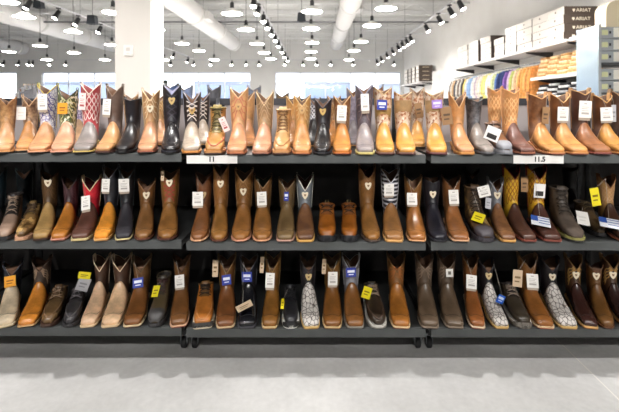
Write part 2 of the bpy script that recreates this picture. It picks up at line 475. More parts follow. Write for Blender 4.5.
def boot(row, tx, sx, ty, style, vamp, shaft, label, o=None, name=None):
    o = o or {}
    D = o.get('D', TOE_D[row]); rr = .24 if style == 'western' else .235
    Xt, a = stance(row, tx, sx, style, o)
    deck = DECK[row] + (.007 if Xt < -.63 else o.get('dz', 0.))
    if 'a' in o: a = R(o['a'])
    rx, ry = Xt + .15 * math.sin(a), D + .15 * math.cos(a)
    th = -a
    Ys = D + rr * math.cos(a)
    H = pz(ty, Ys) - deck
    if style == 'western': H = max(.245, min(.36, H))
    elif style == 'lacer': H = max(.125, min(.26, H))
    else: H = max(.105, min(.14, H))
    if 'H' in o: H = o['H']
    ws = o.get('w', .96); toe = o.get('toe', 'sq')
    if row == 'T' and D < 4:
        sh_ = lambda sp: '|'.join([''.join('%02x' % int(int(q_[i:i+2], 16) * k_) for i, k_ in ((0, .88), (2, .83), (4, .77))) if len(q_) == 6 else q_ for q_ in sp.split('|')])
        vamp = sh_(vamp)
    if row in 'MB':
        vamp, shaft = tune(vamp), tune(shaft)
        if '|' not in shaft and style == 'western':
            a_, b_ = [int(vamp[i:i+2], 16) for i in (0, 2, 4)], [int(shaft[i:i+2], 16) for i in (0, 2, 4)]
            if sum(abs(p_ - q_) for p_, q_ in zip(a_, b_)) < 130 and b_[0] > 1.25 * b_[2]:
                shaft = ''.join('%02x' % int(q_ + (p_ - q_) * .6) for p_, q_ in zip(a_, b_))  # brown shaft hexes have shelf shade in them; this blends most of it out
    nm = name or {'western': 'cowboy_boot', 'lacer': 'work_boot', 'low': 'casual_shoe'}[style]
    root = empty(nm, (rx, ry, deck + .0008), th)
    tag(root, label, o.get('cat', 'shoe' if style == 'low' else 'boot'), {'T': 'footwear on the top shelf', 'M': 'footwear on the middle shelf', 'B': 'footwear on the bottom shelf'}[row] if 'grp' not in o else o['grp'])
    u = Upper(style, H, ws, toe)
    n = u.n
    tab = SOLE_SQ if toe == 'sq' else SOLE_RD
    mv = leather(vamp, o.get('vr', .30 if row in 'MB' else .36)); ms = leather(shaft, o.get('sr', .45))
    welt, sole = o.get('welt', 'c79a66'), o.get('sole', '2a211c')
    if style == 'western':
        lift = lambda y: .004 * max(0, (.05 - y) / .05) ** 2
        arch = lambda y: 0 if y < .125 else .026 * min(1, (y - .125) / .09) ** 1.3 if y < .215 else .026 + .004 * (y - .215) / .09
        sole_mb(tab, ws, lambda y: lift(y) + arch(y), lambda y: .0070 + arch(y) + lift(y) * .5).build('outsole', plain(sole, .55), root)
        sole_mb(tab, ws, lambda y: .0070 + arch(y) + lift(y) * .5, lambda y: .0152 + arch(y), .0019).build('welt', plain(welt, .5), root)
        hb = MB()
        hp = [(y, lerp_tab(tab, y) * ws) for y in (.228, .25, .285, .30, .306)]
        rows = []
        for zz, g in ((0, -.004), (.014, -.003), (.030, 0)):
            loop = [(w + g, y - .15 - (.003 if y > .28 and zz == 0 else 0), zz) for y, w in hp] + [(-(w + g), y - .15 - (.003 if y > .28 and zz == 0 else 0), zz) for y, w in hp[::-1]]
            rows.append(loop)
        b = hb.grid(rows, True); m_ = len(rows[0]); hb.face(range(b, b + m_)); hb.face(range(b + 2 * m_, b + 3 * m_))
        hb.build('heel', plain(sole, .5), root)
        # shaft rim and vamp border
        dip, bdip = o.get('dip', .06), o.get('dip', .06) * .45
        def zrim(t):
            c = math.cos(t)
            return H - (dip if c > 0 else bdip) * (1 - abs(math.sin(t)))
        srim = [u.s_of_z(zrim(t)) for t in TS]
        tf_, tb_ = o.get('tongue', 6.9), 8.0
        sb = [5.75 + (tf_ - 5.75) * max(0, math.cos(t)) ** 2.5 + (tb_ - 5.75) * max(0, -math.cos(t)) ** 2 for t in TS]
        NR = 18
        vb = MB()
        rows = [[u.P(s * (i / NR), t, .0014) for t, s in zip(TS, sb)] for i in range(NR + 1)]
        rows.append([u.P(s, t, 0.) for t, s in zip(TS, sb)])
        b = vb.grid(rows, True); vb.face(range(b, b + NT))
        vo = vb.build('vamp', mv, root, True)
        if o.get('crease', True) and 'cap' not in o:
            cb = MB(); pts, nn = [], []
            for i in range(13):
                t = -1.1 + 2.2 * i / 12; s = 2.75 - .45 * math.cos(t * 1.3) + .15 * math.cos(t * 5)
                pts.append(u.P(s, t, .0019)); nn.append(norm((math.sin(t), -.5, math.cos(t))))
            ribbon(cb, pts, nn, .0022)
            hx = vamp.split('|')[0]
            dk = ''.join('%02x' % int(int(hx[i:i+2], 16) * .55) for i in (0, 2, 4))
            cb.build('toe_stitching', plain(o.get('tst', dk), .6), vo)
        sb_ = MB(); NS = 16
        rows = [[u.P((s - .35) + (r - s + .35) * (i / NS), t, 0.) for t, s, r in zip(TS, sb, srim)] for i in range(NS + 1)]
        sb_.grid(rows, True)
        so = sb_.build('shaft', ms, root, True)
        lb = MB()
        rows = [[u.P(r, t, 0.) for t, r in zip(TS, srim)]] + [[u.P(9.9 + (r - 9.9) * f, t, -.0035) for t, r in zip(TS, srim)] for f in (1, .6, .3, 0)]
        b = lb.grid(rows, True); lb.face(range(b + 4 * NT, b + 5 * NT))
        lb.build('lining', plain(o.get('lin', '6a4c38'), .7), root, True)
        pb = MB(); tt = TS + [TS[0]]
        rm = srim + [srim[0]]
        pb.tube([u.P(r, t, 0.) for t, r in zip(tt, rm)], .0027, 5, cap=False)
        for sg in (1, -1):
            zz = [.13 + (H - .13) * i / 8 for i in range(9)]
            ps = [u.P(7.6 + (n - 7.6) * i / 10, sg * PI / 2, .0012) for i in range(11)]
            pb.tube(ps, .0016, 4)
        pb.build('piping', plain(o.get('pipe', 'b99a78'), .5), so, True)
        for sg in (1, -1):
            qb = MB(); prof = []
            for s, of in ((n - .42, .002), (n - .1, .0025), (n + .0, .0028)): prof.append((s, of))
            outer = [[u.P(s, sg * (PI / 2 + dt), of) for s, of in prof] for dt in (-.22, .22)]
            tops = [[add(o_[-1], (0, 0, .012)), add(o_[-1], (-sg * .007, 0, .012)), add(o_[-1], (-sg * .0095, 0, -.004)), add(o_[-1], (-sg * .010, 0, -.03))] for o_ in outer]
            qb.grid([outer[0] + tops[0], outer[1] + tops[1]])
            ob = qb.build('pull_strap', plain(o.get('strap', o.get('pipe', 'b99a78')), .7), root)
        if 'st' in o: stitch(root, u, o['st'][0], o['st'][1])
        if 'bz' in o: add_badge(root, u, (pz(o['bz'], ry + (.19 - .15) * math.cos(a)) - deck), o.get('bc', 'e9dcc2'))
        if 'band' in o:   # a wide plain cuff around the shaft
            za, zb = o['band'][0], o['band'][1]
            bb = MB(); bb.grid([[u.P(u.s_of_z(za + (zb - za) * f), t, .0018) for t in TS] for f in (0, .33, .66, 1)], True)
            bb.build('cuff', leather(o['band'][2]), root, True)
    else:
        thk = .024 if style == 'lacer' else .022
        lug = style == 'lacer'
        up = lambda y: .005 * max(0, (.05 - y) / .05) ** 2
        sole_mb(tab, ws * 1.05, lambda y: up(y) + (.004 if .14 < y < .21 and lug else 0), lambda y: thk * .55, .002).build('outsole', plain(sole, .6), root)
        sole_mb(tab, ws * 1.04, lambda y: thk * .55, lambda y: thk, .0015).build('midsole', plain(welt, .55), root)
        NR, top = 20, n
        tones = n
        capS = 2.5 if lug else 1.6
        ub = MB()
        rows = [[u.P(n * (i / (NR + 6)), t, 0.) for t in TS] for i in range(NR + 7)]
        b = ub.grid(rows, True); ub.face(range(b, b + NT))
        ub.build('upper', mv, root, True)
        lb = MB(); rows = [[u.P(n - d, t, -.003 - f) for t in TS] for d, f in ((0, 0), (.3, .002), (.8, .004))]
        b = lb.grid(rows, True); lb.face(range(b + 2 * NT, b + 3 * NT))
        lb.build('lining', plain(o.get('lin', '2a2624'), .8), root, True)
        cb = MB(); cb.tube([u.P(n, t, -.001) for t in TS + [0.]], .006 if lug else .004, 7, cap=False)
        cb.build('collar', ms, root, True)
        # tongue
        tb = MB(); rows = []
        s0 = 4.6 if lug else 4.9
        for i in range(9):
            s = s0 + (n - s0) * i / 8
            rows.append([u.P(s, t, .002 + .001 * math.cos(t * 3)) for t in [(-.5 + j * .125) for j in range(9)]])
        ext = [add(p, (0, .004, .018)) for p in rows[-1]]
        rows.append(ext); rows.append([add(p, (0, .008, -.002)) for p in ext])
        tb.grid(rows); tg = tb.build('tongue', ms, root, True)
        # eyestays + laces
        eb = MB()
        for sg in (1, -1):
            eb.grid([[u.P(s0 - .15 + (n - .15 - s0) * i / 8, sg * t, .0042) for i in range(9)] for t in (.42, .62, .82, 1.0)])
        eb.build('eyestay', leather(o.get('stay', vamp)), root, True)
        la = MB(); nl = o.get('nl', 6 if lug else 3)
        for i in range(nl):
            s = s0 + .2 + (n - .3 - s0 - .2) * i / max(1, nl - 1); s2 = min(n - .1, s + (n - s0) / nl * .8)
            for sg in (1, -1):
                la.tube([u.P(s + (s2 - s) * f, sg * (-.6 + 1.2 * f), .0065 + .003 * math.sin(f * PI)) for f in (0, .25, .5, .75, 1)], (.0022 if lug else .003), 5)
        bw = u.P(n - .2, 0, .012)
        for sg in (1, -1):
            la.tube([bw, add(bw, (sg * .018, -.006, .008)), add(bw, (sg * .026, -.004, -.006)), add(bw, (sg * .010, -.003, -.004)), bw], .0018, 5)
            la.tube([bw, add(bw, (sg * .010, -.008, -.02)), add(bw, (sg * .014, -.010, -.038))], .0017, 5)
        la.build('laces', plain(o.get('lace', '3a2c20'), .8), root, True)
        if 'cap' in o:
            cp = MB(); rows = [[u.P(capS * i / 8 + (.25 * math.cos(t) if i == 8 else 0), t, .003) for t in TS] for i in range(9)]
            b = cp.grid(rows, True); cp.face(range(b, b + NT)); cp.build('toe_cap', plain(o['cap'], .45), root, True)
        elif o.get('moc'):
            cp = MB()
            L = [(1.0 + 3.3 * abs(f) ** 1.5, f * 1.05) for f in [(-1 + i / 8) for i in range(17)]]
            cp.tube([u.P(s, t, .001) for s, t in L], .0034, 6)
            cp.build('moc_seam', plain(o['moc'], .6), root, True)
        if 'bump' in o:
            fb = sole_mb(tab, ws * 1.05, lambda y: .006 + up(y), lambda y: thk + .002 + max(0, .01 * (1 - y / .02)), .0042, y1=.03)
            fb.build('toe_bumper', plain(o['bump'], .5), root)
        if 'pull' in o:
            pm = MB(); p = u.P(n, PI, 0)
            pm.tube([add(p, (-.008, 0, -.02)), add(p, (-.008, .006, .018)), add(p, (.008, .006, .018)), add(p, (.008, 0, -.02))], .002, 5)
            pm.build('pull_loop', plain(o['pull'], .7), root)
    for tg in o.get('tags', []):
        kind, rect = tg[0], tg[1:5]; roll = tg[5] if len(tg) > 5 else random.uniform(-4, 4)
        add_tag(root, u, kind, rect, roll, rx, ry, deck, th)
    return root

W, LA, LO = 'western', 'lacer', 'low'
BOOTS = [
# ---- top shelf
('T', 3, 7.5, 97, W, 'd3a679', '8a5f3c|worn|c79a68', 'worn brown boot with pale tan foot, at the far left end of the top shelf', dict(welt='d8a06a', dip=.05, pipe='a8794c')),
('T', 23.5, 30.5, 96, W, 'd9a26a', '5e4030|worn|c4a07c', 'tan boot with cracked dark brown and cream shaft, blank white tag on top shelf', dict(tags=[('v', 17, 107, 25.5, 120)], welt='e0b080', pipe='c9a27c', D=2.11)),
('T', 37, 48, 85, W, 'd5a57c', 'ddd8dc|crackle|6b679a', 'tan boot with white and purple cracked pattern shaft, taller than its neighbours', dict(tags=[('w', 38, 94, 47, 110)], welt='e2a884', st=('flame', '5a4f8f'), pipe='c8b048', strap='b6b04a')),
('T', 60, 68, 90, W, 'd9ab8e', '4f5a35|mosaic|e4e2c6|6b6b3c', 'pinkish tan boot with green and white shaft carrying an orange tag', dict(tags=[('o', 58, 103, 67, 114)], welt='e6a890', st=('flame', 'd8d49a'), pipe='3d4a2c')),
('T', 82, 91, 84, W, '8f8d95', 'b7444a', 'grey boot with bright red stitched shaft on the top shelf', dict(tags=[('r', 79, 93, 85.5, 110)], welt='ddc070', st=('vine', 'f0d4cf'), pipe='e8d8c8', lin='8a3a3a')),
('T', 103, 115, 86, W, 'd2a476', '6b564c', 'tan boot with tall plain taupe shaft between the red boot and the black boot', dict(tags=[('w', 103, 99, 110.5, 115)], welt='5e3b32', sole='3a2622', pipe='85705f')),
('T', 122, 133, 99, W, '26252a', '222126', 'plain smooth black pull-on boot without tags beside the taupe boot, top shelf', dict(dip=.012, toe='rd', welt='2a282a', sole='141416', pipe='222126', vr=.28, sr=.32, crease=False)),
('T', 146, 151, 90, W, 'd0a07e', 'bd8f62', 'pinkish tan boot with V collar between two black boots on the top shelf', dict(bz=109, st=('flame', 'e6cba6'), pipe='e4c89a', welt='9a5a48')),
('T', 170.5, 172, 85, W, '2b2a30', '28262c', 'tall black boot with round gold badge, left of the white-footed boot', dict(toe='rd', bz=101, bc='d3b678', welt='303038', sole='18181a', st=('cross', '4a4650'), pipe='4b4a56', vr=.25, lin='8f8fa8')),
('T', 191.5, 192, 92, W, 'c9c3bb|worn|a8a09a', '3a3130', 'boot with whitish foot and black shaft crossed by white stitching', dict(bz=111, bc='c9a464', welt='d6934e', sole='b8763c', st=('cross', 'e6dcd4'), pipe='8d8d96', strap='6f6f7c', dip=.075, dz=.007)),
('T', 213.5, 218, 108, LA, 'c79a5c', '8d7b48', 'olive and tan lace-up work boot with a slanted pink tag, above the 11 sign', dict(welt='c58a54', sole='4a342a', lace='4d4428', moc='b05a40', tags=[('r', 221, 117, 227.5, 132, 24)])),
('T', 236, 239, 88, W, 'd9a27d', 'd3a273', 'pale tan boot with small square badge and a red mark on its shaft', dict(bz=107, bc='caa06a', st=('flame', 'c97a60'), welt='c07a56', sole='5a3428', pipe='e6bd90')),
('T', 260.5, 265, 92, W, 'd6a68c', '8a7354|worn|b08c66', 'pink-footed square-toed boot with grey-brown shaft between two lighter boots', dict(st=('flame', 'c2a382'), welt='b07a64', sole='4a322c', pipe='e0c49a', dip=.075)),
('T', 281, 283.5, 110, LA, 'd8ad78', 'c9a271', 'light tan lace-up work boot standing between two western boots, top shelf', dict(welt='c58e5c', sole='5a3c30', lace='7c5a3a', moc='a87848')),
('T', 302, 302, 95, W, 'd9a26c', 'c79255', 'honey tan boot with small badge next to the short black boot', dict(bz=111, bc='caa470', st=('flame', 'e4c08c'), welt='c98252', sole='5e362a', pipe='e2bd84', dip=.07)),
('T', 322, 323, 98, W, '2c2b30', '2a282d', 'short black boot with gold badge near the middle of the top shelf', dict(toe='rd', bz=112, bc='cfae6a', welt='303036', sole='1a1a1c', pipe='56545c', vr=.25)),
('T', 342, 342, 96, W, 'd9974f', '8a5b39', 'orange-tan boot whose brown shaft is covered by a large double tag', dict(tags=[('w', 337, 105.5, 346.5, 121)], welt='cf7c42', sole='5c2e24', pipe='c9a070', st=('flame', 'c9a070'))),
('T', 365.5, 364, 84, W, '8d8c9c|worn|a7a2a8', '4e4348|worn|6b6168', 'grey-blue boot with tall dark brown shaft and pale yellow welt', dict(tags=[('w', 361, 94, 369, 111)], welt='e2d48c', sole='b9a860', st=('flame', '8d7d7c'), pipe='7d7c92')),
('T', 386, 383, 88, W, 'e0ab58', 'd9b99b|mosaic|a9704f|e6d2bd', 'yellow nubuck boot with mosaic shaft and a dark blue tag', dict(tags=[('b', 377, 100, 387, 110)], welt='8b6a5c', sole='5c3638', band=(.20, .235, 'a98a58'), pipe='c9a878', dip=.04)),
('T', 407, 403, 92, W, 'e0ab55', 'dcbfa4|mosaic|b17a58|e8d6c4', 'yellow nubuck boot with mosaic shaft and no tag on its khaki cuff', dict(welt='8b6a5c', sole='5c3638', band=(.215, .275, 'b08f66'), pipe='c9a878', dip=.035)),
('T', 438, 434, 92, W, 'e2ab52', 'dcbfa4|mosaic|b17a58|e8d6c4', 'yellow nubuck boot with mosaic shaft and a lilac tag', dict(tags=[('p', 432, 100, 442, 108.5), ('h', 441.5, 107, 452, 125, 8)], welt='8b5f58', sole='5c3038', band=(.215, .275, 'b79a72'), pipe='c9a878', dip=.035)),
('T', 467, 457, 94, W, 'd6a276', 'cf955f', 'plain tan boot with orange-tan V collar, first boot of the right-hand top shelf', dict(welt='d59a58', sole='c0824a', pipe='d9a876', dip=.08)),
('T', 489, 474, 99, W, '9c9a9c', '2f2e30|worn|77767a', 'grey boot with mottled black shaft next to the low grey lace-up', dict(welt='6a6a6e', sole='3a3a3c', toe='rd', pipe='4a4a4c', dip=.02)),
('T', 507, 493, 124, LA, '8e6446', '7a5640', 'low brown lace-up with grey rubber toe and a tilted white tag', dict(welt='9fa0a6', sole='84868c', cap='8d8e94', lace='4a3428', nl=4, toe='rd', tags=[('k', 485, 127, 500, 141, -22)])),
('T', 528, 510, 89, W, '7e5a54', 'd2935a', 'boot with plum-brown foot and orange-tan embroidered shaft', dict(welt='a86a50', sole='5a3230', st=('vine', 'f0bd84'), pipe='e2a468', dip=.03)),
('T', 557, 537, 94, W, 'd6a060', '6b452c|worn|8f6240', 'tan boot with brown shaft and rounded tan collar, above the 11.5 sign', dict(tags=[('h', 542, 107, 549, 124)], welt='c78a5c', sole='8a4c3c', pipe='dca468', strap='dca468', dip=.03)),
('T', 580, 559, 94, W, 'd8a566', '7a4e30', 'tan boot with brown shaft and white tag, right of the 11.5 sign', dict(tags=[('w', 558, 107, 568, 121)], welt='c98e58', sole='8a5040', pipe='dcac74', dip=.05)),
('T', 603, 580, 90, W, 'a5714c', '56392c', 'brown-footed boot with dark brown shaft among tan boots, white tag', dict(tags=[('w', 579.5, 101, 591, 118)], welt='9a5a4c', sole='5c3030', pipe='c99c68', dip=.03)),
('T', 627, 601, 95, W, 'dba458', '6e452a', 'tan boot with dark shaft and wide tan collar at the right edge of the photo', dict(tags=[('w', 601, 107.5, 612, 121), ('g', 611.5, 105, 616, 122)], welt='c98e58', sole='8a5040', pipe='e0aa66', dip=.045)),
('T', 648, 619, 91, W, '6b4a3a', '5c4438', 'dark taupe boot cut by the right edge of the photo, top shelf', dict(pipe='a88a68')),
# mates standing behind
('T', 76, 79, 95, W, 'cfae8a', 'd6cbe0|crackle|6a5a8c', 'pale purple-patterned boot standing behind the red-shafted boot', dict(D=2.42, w=.85)),
('T', 128, 131, 94, W, 'c8986a', 'b98e5e|crackle|6e4a30', 'tan patterned boot standing behind the plain black pull-on', dict(D=2.42, w=.85, st=('flame', 'e0c08e'))),
('T', 160, 160, 93, W, 'd3a27a', 'b98d5e', 'tan boot standing behind, between the V-collared tan boot and tall black boot', dict(D=2.40, w=.85, st=('flame', 'e2c490'))),
('T', 203, 203, 93, W, 'cfc9c2|worn|b0a8a2', '3a3130', 'black-shafted boot with whitish foot standing behind its twin', dict(D=2.40, w=.85, st=('cross', 'e6dcd4'), pipe='8d8d96')),
('T', 249, 248, 92, W, 'd39b6e', 'cc9a68', 'pale tan boot standing behind the boot with the red mark', dict(D=2.40, w=.85, pipe='e6bd90')),
('T', 293, 293, 96, W, 'd09a64', 'b98a54', 'honey tan boot standing behind the small-badged honey boot', dict(D=2.38, w=.85, pipe='e2bd84')),
('T', 314, 314, 97, W, '2c2b30', '3a383e', 'black boot with white stitching standing behind the short black boot', dict(D=2.40, w=.85, st=('vine', 'dcdce2'), pipe='8a8a92')),
('T', 333, 334, 96, W, 'd9974f', 'a98258|crackle|6a4430', 'tan boot with brown patterned shaft standing behind the orange-tan boot', dict(D=2.40, w=.85)),
('T', 355, 353, 88, W, '8d8c9c', '6a6270|worn|9a93a0', 'grey boot standing behind the grey-blue boot', dict(D=2.42, w=.8)),
('T', 418, 417, 88, W, 'dba855', 'dcbfa4|mosaic|b17a58|e8d6c4', 'yellow boot with mosaic shaft standing behind the untagged one, brown tag', dict(D=2.36, w=.85, tags=[('h', 415, 103, 422.5, 118, 10)])),
('T', 500, 495, 88, W, '7e5a54', 'd2935a', 'orange-tan embroidered boot standing behind the low grey lace-up', dict(D=2.37, w=.85, st=('vine', 'f0bd84'), pipe='e2a468', dip=.03)),
# ---- middle shelf
('M', -18, -3, 170, W, '2c3038', '1f3038', 'dark teal boot cut by the left edge of the photo, middle shelf', dict(pipe='3a4a50')),
('M', 4, 15, 195, LA, 'a58a78', '2e2826', 'grey-pink lace-up shoe with black high top at the left end of the middle shelf', dict(stay='3a3230', welt='2c2c30', sole='1c1c1e', lace='b09a88', toe='rd', nl=5)),
('M', 20.8, 34.5, 207, LO, 'c9a468|camo|8a6a40|5e4428', '6a4e30', 'tan and brown patched hiking shoe beside the left end of the middle shelf', dict(welt='d8a888', sole='c89a78', lace='4a3826', toe='rd', nl=4, H=.13)),
('M', 40.5, 50, 172, W, 'a57c54', '4e3620', 'brown boot with cream shield badge, next to the patched hiking shoe', dict(bz=183, welt='4a3024', st=('flame', '6a4c30'), pipe='3c2a1c')),
('M', 58, 71, 178, W, 'a8652c', '3c2429', 'orange-brown boot with dark plum shaft and a small green mark', dict(welt='d69a86', sole='7a4638', st=('flame', '50353a'), pipe='2e1c20')),
('M', 79.5, 92, 177, W, '5e3a34', 'd62c3a', 'dark brown boot with red shaft and cream piping, middle shelf', dict(tags=[('w', 81.5, 196, 90, 210)], welt='e2cf9a', sole='c8b078', pipe='e4cfa8', lin='5a1a20', dip=.07)),
('M', 101, 111, 167, W, 'd9852a', '3a3a40', 'bright orange suede boot with black and grey shaft', dict(tags=[('w', 102, 179, 109.5, 192)], welt='e0b070', sole='c08a4a', pipe='6a6a70', vr=.7)),
('M', 123, 127, 169, W, '2e2c32', '2a2c30', 'charcoal boot with cream welt beside the bright orange suede boot', dict(tags=[('w', 119, 179, 129, 192)], welt='dccb92', sole='3a2426', pipe='5a6468', vr=.6)),
('M', 143, 147, 181, W, '7d5232', '6a4328', 'shorter brown boot with cream badge next to the charcoal boot', dict(bz=196, welt='6a4030', pipe='8a6444', toe='rd')),
('M', 166.5, 170, 170, W, '84552f', '714524', 'brown boot with red cross stitching, last of the left middle shelf', dict(bz=183, welt='5a3428', st=('cross', '9c3a32'), pipe='8a6444', toe='rd', tags=[('n', 161, 171, 164, 181)])),
('M', 197.5, 204, 173, W, '7a4a2e', '5e3626', 'brown boot with white tag, first boot under the 11 sign', dict(bz=196, bc='c9ad80', tags=[('w', 192.5, 192, 203, 206)], welt='e2b088', pipe='4a3022', toe='rd')),
('M', 218.5, 221, 165, W, '8a5a30', '7a4c28', 'tall brown boot with cream badge, second from the left post on middle centre shelf', dict(bz=184, st=('flame', '9c6a40'), welt='6a4030', pipe='8a6444', toe='rd')),
('M', 240, 244, 170, W, '8a5830', '70471f|worn|81552c', 'brown boot with badge between the tall brown boot and a tagged boot', dict(bz=192, welt='d49a80', pipe='a8845c', st=('flame', '8d6638'), toe='rd')),
('M', 262, 263, 176, W, '86552e', '43301f', 'brown boot with white tag, fourth on the middle centre shelf', dict(tags=[('w', 257, 192, 266.5, 205.5)], welt='e0a680', pipe='8a6a48', toe='rd', lin='3a4030')),
('M', 285, 287, 179, W, '6b5138', '5c4530', 'dull dark brown boot with a tiny purple tag', dict(tags=[('b', 284, 192, 288.5, 201)], welt='c9a090', pipe='7a6040')),
('M', 305.5, 305, 175, W, '704a32|worn|5c3c2c', '6f757c', 'brown boot with slate grey shaft, white piping and a shield badge', dict(bz=196, welt='e0b264', sole='c08c40', pipe='dcd8cc', dip=.08, lin='4a2a28')),
('M', 327, 327, 207, LA, '7c4416|worn|92541f', '6b3a18', 'rust brown ankle lace-up with black sole, left one of the pair', dict(welt='26262a', sole='1c1c20', lace='2a1c10', toe='rd', bump='26262a', pull='7a6a40', nl=5)),
('M', 349.5, 349, 207, LA, '7c4416|worn|92541f', '6b3a18', 'rust brown ankle lace-up with black sole, right one of the pair', dict(welt='26262a', sole='1c1c20', lace='2a1c10', toe='rd', bump='26262a', pull='7a6a40', nl=5)),
('M', 373, 367, 166, W, '8a5a32', '6e4726', 'tall brown boot with badge, standing right of the rust lace-up pair', dict(bz=186, welt='5a4a40', sole='3a3230', pipe='8a6444', st=('flame', '83592f'), toe='rd', dip=.075, lin='3a1818')),
('M', 394.5, 390, 169, W, '93613c', '23222c|stripes|d6d6dc', 'brown boot with navy and white striped shaft', dict(tags=[('w', 384, 184, 394, 196)], welt='e0b070', sole='c08c50', pipe='d0d0d6', dip=.07)),
('M', 417.5, 413, 177, W, '93592f', '5e3e22', 'chestnut boot with white tag beside the striped boot', dict(tags=[('w', 407, 193, 417, 205)], welt='dca878', pipe='8a6a40', dip=.07)),
('M', 440, 431.5, 178, W, '23222a', '1f1e24', 'plain black boot with cream badge on the middle shelf', dict(bz=195, toe='rd', welt='2c2c32', sole='18181c', pipe='1f1e24', vr=.28, dip=.02)),
('M', 461, 451, 177, W, '8a5432', '5e3c26', 'brown boot with a white tag, right beside the black badge boot', dict(tags=[('w', 449, 190, 458.5, 204)], welt='e2b48c', pipe='6a4a30')),
('M', 487, 473, 187, LA, '8a6a44|camo|5e4630|4a3a28', '4a3628', 'camouflage work boot with dark rubber toe and a yellow tag', dict(cap='453f44', welt='3e3a40', sole='343036', lace='2e2620', toe='rd', tags=[('y', 473, 213, 484, 222.5, -14), ('w', 478, 186, 490, 197, 14)])),
('M', 509, 495, 179, W, '84583c|worn|6c4630', '7e8086', 'brown boot with pale grey shaft and badge, beside the camouflage work boot', dict(bz=196, welt='d9a864', sole='b8843c', pipe='a0a2a8', dip=.07, tags=[('g', 485.5, 198, 491, 209)])),
('M', 530, 511, 167, W, '4e2f28', 'd3a02e', 'dark brown boot with yellow shaft and no tag', dict(welt='8a4a3c', sole='4a2824', st=('vine', 'a8681c'), pipe='7a2a20', dip=.06, lin='3a1818')),
('M', 553, 536, 167, W, '4a2c26', 'cf982c', 'dark brown boot with yellow shaft and a blue flag tag', dict(welt='8a4a3c', sole='4a2824', st=('vine', '9c5c1c'), pipe='7a2a20', lin='3a1818', tags=[('k', 534, 184, 545, 198), ('f', 532, 217, 549, 226, 5), ('h', 521, 177, 528, 192)])),
('M', 578, 559, 188, LA, '54483e', '463c34', 'large charcoal suede work boot with yellow sole accent', dict(welt='8f8a50', sole='2c2a28', lace='352e28', stay='4a4038', toe='rd', vr=.8)),
('M', 601.5, 582, 203, LA, '4c382a', '3a2c22', 'dark brown hiker with a blank white tag behind the charcoal work boot', dict(welt='2e2c2c', sole='222022', lace='6a5a40', toe='rd', tags=[('v', 577.5, 212, 588, 225, 5)], D=2.13)),
('M', 627, 606, 176, W, '43291f', 'a87a50', 'dark-footed boot with tan shaft and flag tag at the right end of middle shelf', dict(welt='b06a50', pipe='8a5c38', st=('vine', 'c09468'), tags=[('y', 591, 188, 599.5, 206, 10), ('f', 601, 219, 619, 228, 6)])),
('M', 22, 24, 170, W, '20262a', '1c282c', 'dark teal boot half hidden behind the shoes at the left middle shelf', dict(D=2.40, w=.85, pipe='2c3a3e')),
('M', 474, 472, 170, W, '1a1a1c', '18181a', 'tall black boot half hidden behind the camouflage work boot', dict(D=2.46, w=.85, pipe='222224')),
('M', 572, 570, 168, W, '1c1a1a', '1a1818', 'black boot half hidden behind the charcoal suede work boot', dict(D=2.475, w=.85, pipe='242222', dip=.02)),
# ---- bottom shelf
('B', 5, 13, 263, W, 'd6c3a6', '23262e', 'cream-footed boot with navy shaft and an orange tag, left end of bottom shelf', dict(tags=[('o', 5, 276, 15, 287)], welt='e2d2b4', sole='c8b48c', pipe='3a3e4a')),
('B', 26, 42, 258, W, 'c87a34', '463630', 'glossy orange-brown boot with dark embroidered shaft at the left of bottom shelf', dict(welt='dfb680', st=('flame', '9a8068'), pipe='4a382c', vr=.22)),
('B', 47.5, 60, 288, LO, '6b4e38', '5c4230', 'brown moc-toe slip-on shoe standing beside the dark grey one', dict(moc='8a6c50', welt='4c3428', sole='3a261e', lace='9a8068', nl=3, toe='rd')),
('B', 69.5, 79, 289, LO, '3c3a3c', '2c2a2c', 'dark grey moc-toe shoe with yellow and white tags', dict(moc='5a5658', welt='3a383a', sole='2a282a', lace='6a666a', nl=3, toe='rd', tags=[('g', 77.5, 278, 89, 291, -20), ('y', 79, 272, 90, 279, -12)])),
('B', 87.5, 102, 256, W, 'dfb996', '472e26', 'cream-pink boot with dark brown shaft, left one of the two', dict(welt='ecd0a8', sole='d4b48c', pipe='d8c4a8', dip=.07)),
('B', 110, 122, 256, W, 'e0ba94', '472e26', 'cream-pink boot with dark brown shaft, right one of the two', dict(welt='ecd0a8', sole='d4b48c', pipe='d8c4a8', dip=.07)),
('B', 132, 142, 257, W, '7a4a2a', '3e2e20', 'brown boot with blue and white tag beside the two cream-pink boots', dict(welt='e6cfa8', sole='5a3a2a', pipe='6a5840', tags=[('b', 133, 278, 143, 288)], dip=.07)),
('B', 154.5, 164, 276, LA, '584a34', '3c3428', 'olive brown hiking boot with grey rubber toe and a yellow tag', dict(cap='4a4848', welt='3a393a', sole='262628', lace='4a3230', toe='rd', tags=[('y', 152.5, 286, 159, 297, -14)])),
('B', 178.5, 182, 256, W, '74482a', '563a24', 'brown square-toed boot with white tag, last on the left bottom shelf', dict(tags=[('w', 175, 275, 184, 288)], welt='e0b494', sole='7a3c30', pipe='4a3424', dip=.075)),
('B', 202.5, 206, 281, LO, 'b0662e', '6a4628', 'orange chukka shoe with pale sole and dark toe bumper', dict(welt='e8dcc4', sole='dccfb4', bump='4a4846', lace='2e2014', nl=4, H=.13, moc='c98a50')),
('B', 225.5, 227, 256, W, '784528', '584020', 'brown boot with blue tag beside the orange chukka', dict(tags=[('b', 222, 275, 231, 285), ('n', 212.5, 260, 218, 277)], welt='e0c49c', sole='5a3a2a', pipe='8a7048', dip=.08)),
